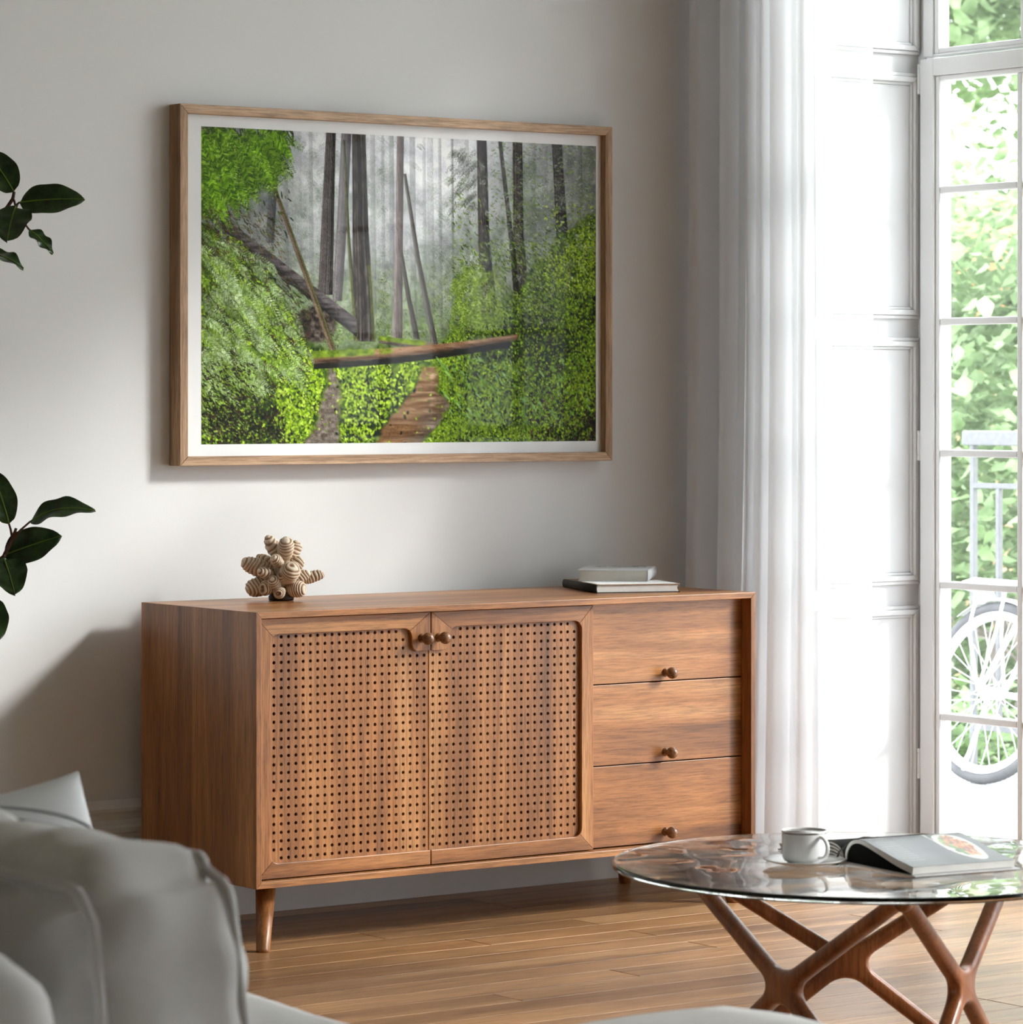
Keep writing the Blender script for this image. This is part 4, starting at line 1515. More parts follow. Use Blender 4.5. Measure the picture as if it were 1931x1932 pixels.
# the spine runs along ex at b = BW; right-hand pages lie towards the viewer, left-hand pages beyond
BW = 0.215
obj('cover_board', slab([(0, 0), (LXb, 0), (LXb, BW), (0, BW)], 0.0, 0.0022), M['greycover'], ob, bevel=0.0006)
obj('cover_board', slab([(0, BW + 0.012), (LXb, BW + 0.012), (LXb, 2 * BW), (0, 2 * BW)], 0.0, 0.0022), M['greycover'], ob, bevel=0.0006)
obj('spine', slab([(0, BW), (LXb, BW), (LXb, BW + 0.012), (0, BW + 0.012)], 0.0, 0.0016), M['greycover'], ob)


def right_profile(t):
    """outer surface of the right-hand pages from spine (t=0) over the hump to the fore-edge (t=1): (b, z)"""
    pts_ = [(BW + 0.004, 0.006), (BW + 0.002, 0.022), (BW - 0.012, 0.038), (BW - 0.035, 0.045), (BW - 0.062, 0.043), (BW - 0.105, 0.034), (BW - 0.150, 0.024), (0.012, 0.0155)]
    n = len(pts_) - 1
    s_ = t * n
    i = min(int(s_), n - 1)
    fr_ = s_ - i
    p0 = pts_[max(i - 1, 0)]
    p1, p2 = pts_[i], pts_[i + 1]
    p3 = pts_[min(i + 2, n)]
    cr_ = lambda a, b_, c_, d_: 0.5 * ((2 * b_) + (-a + c_) * fr_ + (2 * a - 5 * b_ + 4 * c_ - d_) * fr_ ** 2 + (-a + 3 * b_ - 3 * c_ + d_) * fr_ ** 3)
    return (cr_(p0[0], p1[0], p2[0], p3[0]), cr_(p0[1], p1[1], p2[1], p3[1]))


def left_profile(t):
    b, z = right_profile(t)
    return (2 * BW + 0.012 - b, z * 0.72)


NPf = 30


def page_block(prof, shift, thick, lo=0.004, hi=None, fill=False):
    """curved block of pages between the outer profile and an inner parallel profile"""
    hi = hi or LXb - 0.004
    v, f = [], []
    for k in range(NPf + 1):
        t = k / NPf
        b, z = prof(t)
        b2, z2 = prof(min(1, t + 0.001))
        b1, z1 = prof(max(0, t - 0.001))
        tb_, tz = b2 - b1, z2 - z1
        ln = math.hypot(tb_, tz) or 1
        s_ = 1 if prof is right_profile else -1
        nb, nz_ = -tz / ln * s_ * -1, tb_ / ln * s_ * -1
        th_ = thick * (0.42 + 0.58 * t ** 2) if prof is right_profile else thick * min(1, 0.25 + t * 1.6)
        if fill:
            th_ = 1.0
        for a in (lo, hi):
            v.append(bk(a, b - nb * shift, max(0.0026, z - nz_ * shift)))
            bb, zz = b - nb * (shift + th_), max(0.0024, z - nz_ * (shift + th_))
            if fill:
                bb, zz = min(max(b, 0.022), BW + 0.002), 0.0024
            v.append(bk(a, bb, zz))
    for k in range(NPf):
        i = k * 4
        j = i + 4
        f += [(i, i + 2, j + 2, j), (i + 1, j + 1, j + 3, i + 3), (i, j, j + 1, i + 1), (i + 2, i + 3, j + 3, j + 2)]
    f += [(0, 1, 3, 2), (NPf * 4, NPf * 4 + 2, NPf * 4 + 3, NPf * 4 + 1)]
    return MB().add(v, f, False)


obj('page_block', page_block(right_profile, 0.0004, 0.0122), M['pagew'], ob)
obj('dark_leaf_fill', page_block(right_profile, 0.0062, 0.002, 0.0055, fill=True), M['ink_shade'], ob, label='dark fill for the shade under the curled pages')  # solid dark block put in as shade beneath the page curl
for k in range(4):
    obj('page_sheaf', page_block(left_profile, 0.0006 + k * 0.0062, 0.0034, 0.004 + k * 0.001), M['page'], ob)
    obj('dark_leaf_fill', page_block(left_profile, 0.0042 + k * 0.0062, 0.0016, 0.005 + k * 0.001), M['ink_shade'], ob)
obj('dark_leaf_fill', page_block(left_profile, 0.0, 0.0004, 0.004), M['ink_shade'], ob)


def page_pixels(W, H):
    """grey double-page photograph: plate of food; x runs along the spine, y from spine to fore-edge"""
    yy, xx = np.mgrid[0:H, 0:W].astype(np.float32)
    u, v = xx / W, yy / H
    rs = np.random.RandomState(4)
    img = np.zeros((H, W, 3), np.float32)
    base = 104 - 36 * np.exp(-((u - 0.52) / 0.16) ** 2) * np.clip(v * 2, 0, 1) + 12 * (v < 0.3)
    img[:] = np.stack([base, base, base + 4], -1)
    # block of small print
    for r in range(16):
        y0 = 0.30 + r * 0.038
        x1 = 0.115
        row = (np.abs(v - y0) < 0.010) & (u > 0.06) & (u < 0.06 + 0.17 + 0.02 * rs.rand())
        dots = (np.sin(u * 620 + r * 3.1) + np.sin(u * 411 + r) > -0.5)
        img[row & dots] = (132, 132, 134)
    # napkin, plate and food
    e = ((u - 0.76) / 0.155) ** 2 + ((v - 0.66) / 0.27) ** 2
    sh = ((u - 0.785) / 0.165) ** 2 + ((v - 0.70) / 0.285) ** 2
    img[sh < 1] = (104, 104, 108)
    img[(u > 0.60) & (u < 0.64 + 0.03 * np.sin(v * 9)) & (v > 0.30) & (v < 0.74)] = (218, 216, 214)
    img[e < 1] = (206, 204, 200)
    img[(e < 0.80) & (e > 0.74)] = (206, 203, 200)
    rr = np.random.RandomState(9)
    for k in range(170):
        a, q = rr.rand() * 2 * PI, rr.rand() ** 0.5 * 0.72
        fu, fv = 0.76 + 0.155 * q * math.cos(a), 0.66 + 0.27 * q * math.sin(a)
        green = fu < 0.735
        cc = [(96, 132, 54), (66, 96, 40), (140, 160, 90)][rr.randint(3)] if green and rr.rand() < 0.75 else [(206, 132, 74), (176, 98, 52), (224, 168, 120), (140, 84, 52)][rr.randint(4)]
        m = (((u - fu) / (0.010 + 0.012 * rr.rand())) ** 2 + ((v - fv) / (0.018 + 0.02 * rr.rand())) ** 2) < 1
        img[m & (e < 0.72)] = cc
    return img


mp = page_pixels(300, 220)
ml = mp / 255.0
ml = np.where(ml <= 0.04045, ml / 12.92, ((ml + 0.055) / 1.055) ** 2.4)


def mag_pts(a, b):
    out = np.zeros(a.shape + (3,))
    h, w = a.shape
    for j in range(h):
        t = 0.16 + 0.84 * j / (h - 1)
        pb_, pz = right_profile(t)
        p0, p1 = bk(0.0045, pb_, pz + 0.0002), bk(LXb - 0.0045, pb_, pz + 0.0002)
        s_ = np.linspace(0, 1, w)[:, None]
        out[j] = np.array(p0)[None, :] * (1 - s_) + np.array(p1)[None, :] * s_
    return out


mo = print_grid('printed_page', mag_pts, ml, M['magprint'], ob)
mo['label'] = 'page with a photo of a plate of food'
rb = [bk(0.09, BW + 0.030, 0.036), bk(0.055, BW + 0.022, 0.040), bk(0.02, BW + 0.018, 0.034), bk(-0.002, BW + 0.014, 0.018), bk(-0.008, BW + 0.010, 0.010)]
obj('ribbon', MB().tube(rb, 0.0016, seg=6), M['blackcover'], ob)

# ------------------------------------------------------------------ corner sofa
so = thing('sofa', 'grey linen corner sofa in the foreground, seen from behind', 'sofa', (2.2, 4.1, 0))
obj('seat_base', MB().soft((2.13, 4.55, 0.19), (0.47, 0.80, 0.12), 0.04, n=8), M['sofa'], so)
obj('seat_base', MB().soft((2.28, 3.33, 0.19), (0.76, 0.42, 0.12), 0.04, n=8), M['sofa'], so)
obj('seat_cushion', MB().soft((2.24, 4.55, 0.385), (0.375, 0.80, 0.085), 0.06, n=16, bulge=0.015, nz=0.012, nsc=5, seed=2), M['sofa'], so)
obj('chaise_cushion', MB().soft((2.40, 3.32, 0.385), (0.66, 0.425, 0.085), 0.06, n=18, bulge=0.012, nz=0.012, nsc=5, seed=5), M['sofa'], so)
obj('back_frame', MB().soft((1.60, 4.25, 0.41), (0.105, 1.20, 0.325), 0.07, n=16, nz=0.01, nsc=4, seed=1), M['sofa'], so)


def lean(c0, ang):
    return Matrix.Rotation(ang, 3, 'Y')


def cushion(name, c, h, r, rotz, tilt, seed, n=40):
    rot = Matrix.Rotation(rotz, 3, 'Z') @ Matrix.Rotation(tilt, 3, 'Y')

    def sag(V, p):
        # fabric wrinkles gathering at the corners
        w = 0.011 * math.sin(17 * (p[1] + p[2] * 0.8) + seed) * (abs(p[2]) ** 2 * 0.8 + 0.2) * (abs(p[1]) ** 2 * 0.7 + 0.3)
        V = V + Vector((w, 0.3 * w, 0.4 * w))
        return V
    mb = MB().soft(c, h, r, n=n, bulge=0.02, nz=0.022, nsc=8.5, rot=rot, seed=seed, sag=sag)
    o = obj(name, mb, M['sofa'], so)
    # piping round the two faces, following the stuffed surface
    bv_ = BVHTree.FromPolygons([Vector(p) for p in mb.v], mb.f)
    for sx in (-1, 1):
        loop = []
        rr = r * 0.84
        hy, hz = h[1] - 0.165 * r, h[2] - 0.165 * r
        for cy_, cz_, a0 in ((hy - rr, hz - rr, 0), (-(hy - rr), hz - rr, 90), (-(hy - rr), -(hz - rr), 180), (hy - rr, -(hz - rr), 270)):
            for k in range(7):
                a = R(a0 + 15 * k)
                loop.append((sx * (h[0] - 0.45 * r), cy_ + rr * math.cos(a), cz_ + rr * math.sin(a)))
        loop.append(loop[0])
        pts_ = []
        for p in loop:
            q_, n_, _i, _d = bv_.find_nearest(Vector(c) + rot @ Vector(p))
            pts_.append(q_ + n_ * 0.0025)
        obj('piping', MB().tube(pts_, 0.0065, seg=8, caps=False), M['sofa'], o)
    return o


cushion('back_cushion', (1.880, 3.500, 0.614), (0.105, 0.31, 0.178), 0.050, R(3), R(-7), 1.3)
cushion('back_cushion', (1.900, 4.135, 0.600), (0.100, 0.31, 0.170), 0.055, R(-2), R(-7), 4.1)
cushion('back_cushion', (1.900, 4.79, 0.600), (0.100, 0.31, 0.170), 0.055, R(1), R(-7), 7.7)
for lx, ly in ((1.60, 3.1), (1.60, 5.3), (2.52, 5.28), (2.95, 3.0), (2.95, 3.65)):
    obj('leg', MB().tube([(lx, ly, 0), (lx, ly, 0.075)], [0.014, 0.02], seg=14), M['walnut'], so)

pi = thing('pillow', 'white striped throw pillow propped up behind the sofa back cushions', 'pillow', (2.17, 4.22, 0.47))
prot = Matrix.Rotation(R(-10), 3, 'Z') @ Matrix.Rotation(R(-26), 3, 'X') @ Matrix.Rotation(R(-10), 3, 'Y')
pc = Vector((2.268, 4.235, 0.625))
H = 0.137


def pil(u_, v_, side):
    """side -1 faces the camera; u along the width, v up"""
    a, b = u_ * 2 - 1, v_ * 2 - 1
    th = 0.055 * max(0, (1 - abs(a) ** 2.4)) ** 0.55 * max(0, (1 - abs(b) ** 2.4)) ** 0.55
    x_ = a * H * (0.94 + 0.06 * b * b)
    z_ = b * H * (0.94 + 0.06 * a * a)
    wr_ = 0.004 * math.sin(a * 5 + b * 9) * (1 - a * a) * (1 - b * b)
    return pc + prot @ Vector((x_, side * th + wr_, z_))


pm = MB()
pm.grid(lambda a, b: pil(a, b, -1), 24, 24)
pm.grid(lambda a, b: pil(1 - a, b, 1), 24, 24)
obj('pillow_cover', pm, M['pillow'], pi)
for off in (0.42, 0.50, 0.58, 0.66):
    pts_ = []
    for i in range(25):
        t = i / 24
        pts_.append(pil(0.02 + 0.96 * t, off + 0.42 * (1 - t) ** 0.8, -1) + prot @ Vector((0, -0.0006, 0)))
    obj('cord_stripe', MB().tube(pts_, 0.0030, seg=6), M['stripe'], pi)

# ------------------------------------------------------------------ sheer curtain
def curtain_mesh():
    NU, NVc = 360, 40
    z0, z1 = 0.015, CEIL
    vs = []
    # fold centres (0 at the wall end, 1 at the free edge) with their depth towards the room
    for j in range(NVc + 1):
        h = j / NVc
        z = z0 + (z1 - z0) * h
        low = max(0.0, 0.50 - h) / 0.50
        for i in range(NU + 1):
            s_ = i / NU
            k = min(s_ / 0.84, 1.0)
            yb = 7.545 - 0.550 * k - 0.150 * max(0, (s_ - 0.84) / 0.16)
            damp = 1.0 if s_ < 0.76 else max(0.06, 1 - (s_ - 0.76) / 0.09)
            ph = 2 * PI * (8.2 * s_ + 0.24 * math.sin(s_ * 11 + 1.2) + 0.07 * math.sin(h * 2.4 + s_ * 7) + 0.05 * low * math.sin(s_ * 19))
            amp = (0.036 + 0.013 * math.sin(s_ * 15 + 0.4) + 0.016 * low * math.sin(s_ * 9 + 2)) * damp
            sn = math.sin(ph)
            x = 6.085 + amp * (sn + 0.22 * math.sin(2 * ph + 0.9)) + 0.007 * math.sin(ph * 2.7 + h) * damp
            y = yb + 0.016 * math.sin(ph * 2 + 0.6) * damp
            x += -0.035 * low * low * math.sin(s_ * PI)
            y += 0.030 * low * low * math.sin(s_ * 7 + 0.2) * damp
            if s_ > 0.84:
                q = (s_ - 0.84) / 0.16
                x += 0.018 * math.sin(q * PI) * (1 - 0.3 * h) + 0.003 * math.sin(h * 6 + q * 5)
            vs.append((x, y, z))
    w = NU + 1
    fs = [(j * w + i, j * w + i + 1, (j + 1) * w + i + 1, (j + 1) * w + i) for j in range(NVc) for i in range(NU)]
    return MB().add(vs, fs, True)


cu_o = obj('curtain', curtain_mesh(), M['voile'])
sat = cu_o.data.attributes.new('sheer', 'FLOAT', 'POINT')
sat.data.foreach_set('value', np.array([min(1.0, max(0.0, (i / 360 - 0.66) / 0.2)) for j in range(41) for i in range(361)], np.float32))
tag(cu_o, 'sheer white floor-length curtain gathered in folds beside the french window', 'curtain')

# ------------------------------------------------------------------ rubber plant at the left edge
rp0 = Vector((3.532, 6.827, 0))
rp = thing('rubber_plant', 'dark green rubber plant with glossy oval leaves reaching in from the left', 'plant', rp0)


def pp(a, z, b=0.0):
    return rp0 + RGT * a + FWD * b + Vector((0, 0, z))


obj('pot', MB().lathe([(0.0, 0.0), (0.115, 0.0), (0.125, 0.01), (0.150, 0.26), (0.152, 0.28), (0.146, 0.282), (0.140, 0.262), (0.0, 0.262)], pp(-0.10, 0), seg=40), M['pot'], rp)
obj('soil', MB().lathe([(0.0, 0.262), (0.138, 0.262), (0.134, 0.266), (0.0, 0.272)], pp(-0.10, 0), seg=32), M['soil'], rp)
obj('stem', MB().tube([pp(-0.10, 0.26), pp(-0.08, 0.6), pp(-0.04, 0.85), pp(-0.03, 1.2), pp(-0.05, 1.6), pp(-0.02, 1.95)], [0.013, 0.012, 0.011, 0.009, 0.007, 0.004], seg=10), M['stem'], rp)
obj('stem', MB().tube([pp(-0.04, 0.85), pp(0.03, 0.89), pp(0.086, 0.935), pp(0.105, 0.975), pp(0.112, 0.995)], [0.007, 0.0055, 0.005, 0.004, 0.003], seg=9), M['stem'], rp)
obj('stem', MB().tube([pp(-0.045, 1.50), pp(0.03, 1.57), pp(0.075, 1.64), pp(0.105, 1.685), pp(0.108, 1.70)], [0.006, 0.005, 0.0045, 0.004, 0.003], seg=9), M['stem'], rp)


def plant_leaf(b, t, nrm, width, arch, stem_from=None, cup=0.12, drip=1.0, curl=0.0):
    B, T = Vector(b), Vector(t)
    ax = T - B
    ln = ax.length
    d = ax.normalized()
    n = Vector(nrm)
    n = (n - d * n.dot(d)).normalized()
    sd = d.cross(n).normalized()
    NU, NV = 18, 8

    def P(u_, v_):
        s_ = v_ * 2 - 1
        # rubber plant outline: broad oval with a short pointed tip
        w = width / 2 * (math.sin(PI * min(1, (u_ ** 0.85)) ) ** 0.62 if 0 < u_ < 1 else 0)
        if u_ > 0.9:
            w *= 1 - 0.25 * (u_ - 0.9) / 0.1 * drip
        lift = arch * ln * math.sin(PI * u_) - curl * ln * u_ * u_ * abs(s_)
        c_ = cup * width * (s_ * s_) * math.sin(PI * min(1, u_ + 0.02))
        wav = 0.004 * math.sin(u_ * 15 + s_ * 2) * abs(s_)
        return B + d * (ln * u_) + sd * (w * s_) + n * (lift + c_ * 1.0 + wav)
    mb = MB().grid(lambda v_, u_: P(u_, v_), NV, NU)
    # give the blade thickness
    m2 = [tuple(Vector(p) - n * 0.0012) for p in mb.v]
    k = len(mb.v)
    fs = list(mb.f)
    mb.add(m2, [tuple(reversed(f)) for f in fs], True)
    lf = obj('leaf', mb, M['leaf'], rp)
    rib = [P(u_ / 12, 0.5) + n * 0.0006 for u_ in range(0, 13)]
    rad = [0.0019 - 0.0013 * q / 12 for q in range(13)]
    obj('midrib', MB().tube(rib, rad, seg=6), M['vein'], lf, label='pale green midrib')
    if stem_from is not None:
        mid_ = (Vector(stem_from) + B) / 2 + Vector((0, 0, 0.004))
        obj('petiole', MB().tube([stem_from, mid_, B], [0.0028, 0.0025, 0.0022], seg=7), M['stem'], lf)
    return lf


FN = -FWD     # towards the viewer
UP = Vector((0, 0, 1))
nu_, nl_ = pp(0.105, 1.685), pp(0.100, 0.965)
plant_leaf(pp(0.120, 1.677, -0.01), pp(0.259, 1.683, -0.03), FN + UP * 0.3, 0.066, 0.06, pp(0.110, 1.662))
plant_leaf(pp(0.112, 1.668, -0.01), pp(0.106, 1.592, -0.095), FN * 0.8 + UP * 0.9, 0.086, 0.05, nu_)
plant_leaf(pp(0.136, 1.622, 0.02), pp(0.187, 1.571, 0.02), FN * 0.5 + UP * 0.8, 0.036, 0.05, pp(0.108, 1.655))
plant_leaf(pp(0.107, 1.700, 0.0), pp(0.052, 1.785, 0.01), FN + RGT * 0.25, 0.068, 0.07, nu_)
plant_leaf(pp(0.040, 1.570, 0.0), pp(0.130, 1.538, -0.02), UP + FN * 0.30, 0.055, 0.10, pp(0.0, 1.545))
plant_leaf(pp(0.141, 1.008, -0.01), pp(0.281, 1.034, -0.03), UP * 0.8 + FN * 0.75, 0.058, 0.15, nl_)
plant_leaf(pp(0.084, 0.938, 0.01), pp(0.208, 0.980, -0.01), FN + UP * 0.25, 0.074, 0.04, pp(0.090, 0.940))
plant_leaf(pp(0.088, 0.932, -0.01), pp(0.120, 0.860, -0.075), FN * 0.7 + UP * 0.85, 0.078, 0.06, pp(0.088, 0.938))
plant_leaf(pp(0.097, 1.004, 0.0), pp(0.060, 1.118, 0.01), FN + RGT * 0.35, 0.060, 0.06, pp(0.104, 0.972))
plant_leaf(pp(0.040, 0.850, 0.0), pp(0.082, 0.762, -0.04), FN + UP * 0.5 + RGT * 0.4, 0.074, 0.05, pp(0.02, 0.885))
for k, (za, an, rr_) in enumerate(((1.95, 200, .13), (1.93, 60, .12), (1.80, 140, .15), (1.72, 250, .15), (1.40, 170, .15), (1.30, 100, .14), (1.22, 230, .16), (1.10, 150, .15), (0.80, 200, .15))):
    a = R(an)
    bb = pp(-0.035 + 0.03 * math.cos(a), za, 0.03 * math.sin(a))
    tt_ = pp(-0.06 + rr_ * math.cos(a), za + 0.03 - 0.02 * (k % 3), rr_ * math.sin(a))
    plant_leaf(bb, tt_, UP + FN * 0.2, 0.07, 0.08, pp(-0.035, za - 0.02))

# ------------------------------------------------------------------ balcony, railing, bicycle
bal = thing('balcony', 'pale stone paved balcony floor outside the french windows', 'balcony', (7.68, 5.0, -0.02))
obj('slab', MB().box((6.70, 0.5, -0.22), (8.657, 9.179, -0.022)), M['paving'], bal)
yv = 9.179
tk = 0
while yv > 0.5:
    xv = 6.70
    while xv < 8.65:
        x1_ = min(8.657, xv + 0.652)
        y1_ = max(0.5, yv - 0.60)
        obj('paving_tile', MB().box((xv + 0.002, y1_ + 0.002, -0.022), (x1_ - 0.002, yv - 0.002, 0.0)), M['paving'], bal, bevel=0.0)
        xv = x1_
        tk += 1
    yv -= 0.60

RXr = 8.60
rail = thing('balcony_railing', 'grey iron balcony railing with thin upright bars behind the bicycle', 'railing', (RXr, 5.0, 0))
obj('handrail', MB().box((RXr - 0.04, 0.55, 1.105), (RXr + 0.03, 9.17, 1.155)), M['rail'], rail, bevel=0.006)
obj('rail_bar', MB().box((RXr - 0.010, 0.55, 0.958), (RXr + 0.010, 9.143, 0.976)), M['rail'], rail, bevel=0.002)
obj('rail_bar', MB().box((RXr - 0.010, 0.55, 0.130), (RXr + 0.010, 9.143, 0.150)), M['rail'], rail, bevel=0.002)
yv = 9.15
k = 0
while yv > 0.55:
    big = (k % 9 == 0)
    if big:
        obj('post', MB().box((RXr - 0.010, yv - 0.010, 0.0), (RXr + 0.010, yv + 0.010, 1.105)), M['rail'], rail, bevel=0.002)
    else:
        obj('baluster', MB().box((RXr - 0.009, yv - 0.009, 0.150), (RXr + 0.009, yv + 0.009, 0.958)), M['rail'], rail, bevel=0.002)
    yv -= 0.125
    k += 1
bike = thing('bicycle', 'white bicycle with a rear rack parked on the balcony by the railing', 'bicycle', (8.23, 8.736, 0.0))
bike.rotation_euler = (0, R(11.3), 0)
WR = 0.303


def BP(f_, s_, z):
    """local: f_ forward (towards -Y), s_ sideways (+X), z up; relative to the rear contact point"""
    return Vector((s_, -f_, z))


def bobj(name, mb, mat, parent=bike, **kw):
    me_o = obj(name, mb, mat, **kw)
    # built around the origin: re-home under the bicycle
    me = me_o.data
    off = Vector(me_o.location)
    me.transform(Matrix.Translation(off))
    me_o.location = (0, 0, 0)
    me_o.parent = parent
    return me_o


def circ(cf, cz, r, n=72, s_=0.0, a0=0, a1=360):
    return [BP(cf + r * math.cos(R(a0 + (a1 - a0) * k / n)), s_, cz + r * math.sin(R(a0 + (a1 - a0) * k / n))) for k in range(n + 1)]


def wheel(cf):
    tr_ = 0.017
    # tyre with tread ribs
    vs, fs = [], []
    n, m = 180, 12
    for i in range(n):
        a = 2 * PI * i / n
        for j in range(m):
            b = 2 * PI * j / m
            rr = tr_ + (0.0016 if (i % 2 == 0 and math.cos(b) > 0.1) else 0)
            rad = WR - tr_ - 0.0016 + rr * math.cos(b)
            vs.append(BP(cf + rad * math.cos(a), rr * math.sin(b), WR + rad * math.sin(a)))
    for i in range(n):
        for j in range(m):
            a, b = i * m + j, i * m + (j + 1) % m
            a2, b2 = ((i + 1) % n) * m + j, ((i + 1) % n) * m + (j + 1) % m
            fs.append((a, b, b2, a2))
    w = bobj('wheel', MB().add(vs, fs, True), M['tyre'], label='grey ribbed tyre')
    rim = MB()
    prof_ = [(-0.011, WR - 0.034), (0.011, WR - 0.034), (0.011, WR - 0.052), (0.006, WR - 0.060), (-0.006, WR - 0.060), (-0.011, WR - 0.052)]
    vs, fs = [], []
    n = 96
    for i in range(n):
        a = 2 * PI * i / n
        for s_, rad in prof_:
            vs.append(BP(cf + rad * math.cos(a), s_, WR + rad * math.sin(a)))
    m = len(prof_)
    for i in range(n):
        for j in range(m):
            a, b = i * m + j, i * m + (j + 1) % m
            a2, b2 = ((i + 1) % n) * m + j, ((i + 1) % n) * m + (j + 1) % m
            fs.append((a, b, b2, a2))
    bobj('rim', rim.add(vs, fs, False), M['bike'], parent=w)
    bobj('hub', MB().tube([BP(cf, -0.045, WR), BP(cf, -0.04, WR), BP(cf, -0.03, WR), BP(cf, 0.03, WR), BP(cf, 0.04, WR), BP(cf, 0.045, WR)], [0.008, 0.02, 0.014, 0.014, 0.02, 0.008], seg=14), M['bike'], parent=w)
    for k in range(36):
        a = 2 * PI * k / 36
        off = (0.9 if (k // 2) % 2 else -0.9)
        s_ = 0.036 if k % 2 else -0.036
        p0 = BP(cf + 0.018 * math.cos(a + off), s_, WR + 0.018 * math.sin(a + off))
        p1 = BP(cf + (WR - 0.058) * math.cos(a), 0, WR + (WR - 0.058) * math.sin(a))
        bobj('spoke', MB().tube([p0, p1], 0.00155, seg=5, caps=False), M['bike'], parent=w)
    return w


wheel(0.0)
wheel(1.02)
# mudguard over the rear wheel
vs, fs = [], []
n = 48
for i in range(n + 1):
    a = R(8 + (128 - 8) * i / n)
    for j in range(7):
        b = (j / 6 - 0.5) * 2
        rad = WR + 0.012 - 0.010 * b * b
        vs.append(BP(rad * math.cos(a), 0.026 * b, WR + rad * math.sin(a)))
for i in range(n):
    for j in range(6):
        a, b = i * 7 + j, i * 7 + j + 1
        fs.append((a, b, b + 7, a + 7))
mg = bobj('mudguard', MB().add(vs, fs, True), M['bike'])
mgs = mg.modifiers.new('solid', 'SOLIDIFY')
mgs.thickness = 0.002
hub = BP(0, 0, WR)
bb_ = BP(0.43, 0, 0.29)
seat_t = BP(0.28, 0, 0.80)
head_t, head_b = BP(0.84, 0, 0.80), BP(0.875, 0, 0.66)
fw_hub = BP(1.02, 0, WR)
fr_ = MB()
fr_.tube([bb_, seat_t], 0.016, 12)
fr_.tube([bb_, head_b], 0.019, 12)
fr_.tube([seat_t + Vector((0, -0.01, -0.03)), head_t], 0.015, 12)
fr_.tube([head_t + Vector((0, 0.008, 0.03)), head_b + Vector((0, -0.008, -0.03))], 0.020, 12)
for s_ in (-1, 1):
    fr_.tube([BP(0, 0.055 * s_, WR), BP(0.25, 0.045 * s_, 0.29), bb_ + Vector((0.02 * s_, 0, 0))], 0.010, 10)
    fr_.tube([BP(0, 0.055 * s_, WR), BP(0.16, 0.045 * s_, 0.60), BP(0.265, 0.018 * s_, 0.755)], 0.009, 10)
bobj('frame', fr_, M['bike'])
fk = MB()
for s_ in (-1, 1):
    fk.tube([head_b + Vector((0.02 * s_, 0, -0.02)), BP(0.905, 0.05 * s_, 0.55), BP(0.97, 0.052 * s_, 0.38), BP(1.02, 0.052 * s_, WR)], [0.013, 0.012, 0.010, 0.008], 10)
bobj('fork', fk, M['bike'])
hb = MB()
hb.tube([head_t, BP(0.825, 0, 0.92)], 0.012, 10)
hb.tube([BP(0.66, -0.27, 0.93), BP(0.78, -0.25, 0.95), BP(0.84, -0.12, 0.94), BP(0.85, 0, 0.925), BP(0.84, 0.12, 0.94), BP(0.78, 0.25, 0.95), BP(0.66, 0.27, 0.93)], 0.011, 10)
bobj('handlebar', hb, M['bike'])
bobj('seat_post', MB().tube([seat_t, BP(0.265, 0, 0.86)], 0.012, 10), M['chrome'])
bobj('saddle', MB().soft(BP(0.27, 0, 0.885), (0.075, 0.13, 0.028), 0.026, n=8, sag=lambda V, p: Vector((V.x * (0.45 + 0.55 * (p[1] * 0.5 + 0.5)), V.y, V.z))), M['bike'])
# rear rack
rk_ = MB()
for s_ in (-0.055, 0.055):
    rk_.tube([BP(0.24, s_, 0.664), BP(-0.10, s_, 0.668), BP(-0.15, s_, 0.655), BP(-0.165, s_ * 0.6, 0.640)], 0.006, 8)
    for f2 in (0.06, -0.07):
        rk_.tube([BP(0, 0.062 * (1 if s_ > 0 else -1), WR), BP(f2, 0.075 * (1 if s_ > 0 else -1), 0.50), BP(f2, s_, 0.664)], 0.0055, 8)
for f2 in (0.20, 0.12, 0.04, -0.04, -0.11):
    rk_.tube([BP(f2, -0.055, 0.666), BP(f2, 0.055, 0.666)], 0.005, 8)
rk_.tube([BP(0.22, -0.018, 0.668), BP(-0.12, -0.018, 0.668)], 0.004, 8)
rk_.tube([BP(0.22, 0.018, 0.668), BP(-0.12, 0.018, 0.668)], 0.004, 8)
rk_.tube([BP(-0.165, -0.033, 0.640), BP(-0.165, 0.033, 0.640)], 0.006, 8)
bobj('rear_rack', rk_, M['bike'])
bobj('tail_lamp', MB().soft(BP(-0.10, 0, 0.618), (0.030, 0.032, 0.026), 0.02, n=6), M['bike'])
ck = MB()
ck.lathe([(0.085, -0.004), (0.088, 0), (0.085, 0.004)], BP(0.43, 0.05, 0.29), axis=(1, 0, 0), seg=40)
ck.tube([BP(0.43, 0.06, 0.29), BP(0.50, 0.075, 0.15)], 0.008, 8)
ck.tube([BP(0.43, -0.06, 0.29), BP(0.36, -0.075, 0.43)], 0.008, 8)
ck.tube([BP(0.47, 0.11, 0.145), BP(0.53, 0.11, 0.145)], 0.012, 8)
ck.tube([BP(0.33, -0.11, 0.435), BP(0.39, -0.11, 0.435)], 0.012, 8)
bobj('crank_set', ck, M['bike'])
kickm = MB().tube([BP(0.05, -0.055, 0.29), BP(0.09, -0.16, 0.033)], 0.007, 8)
bobj('kickstand', kickm, M['bike'])


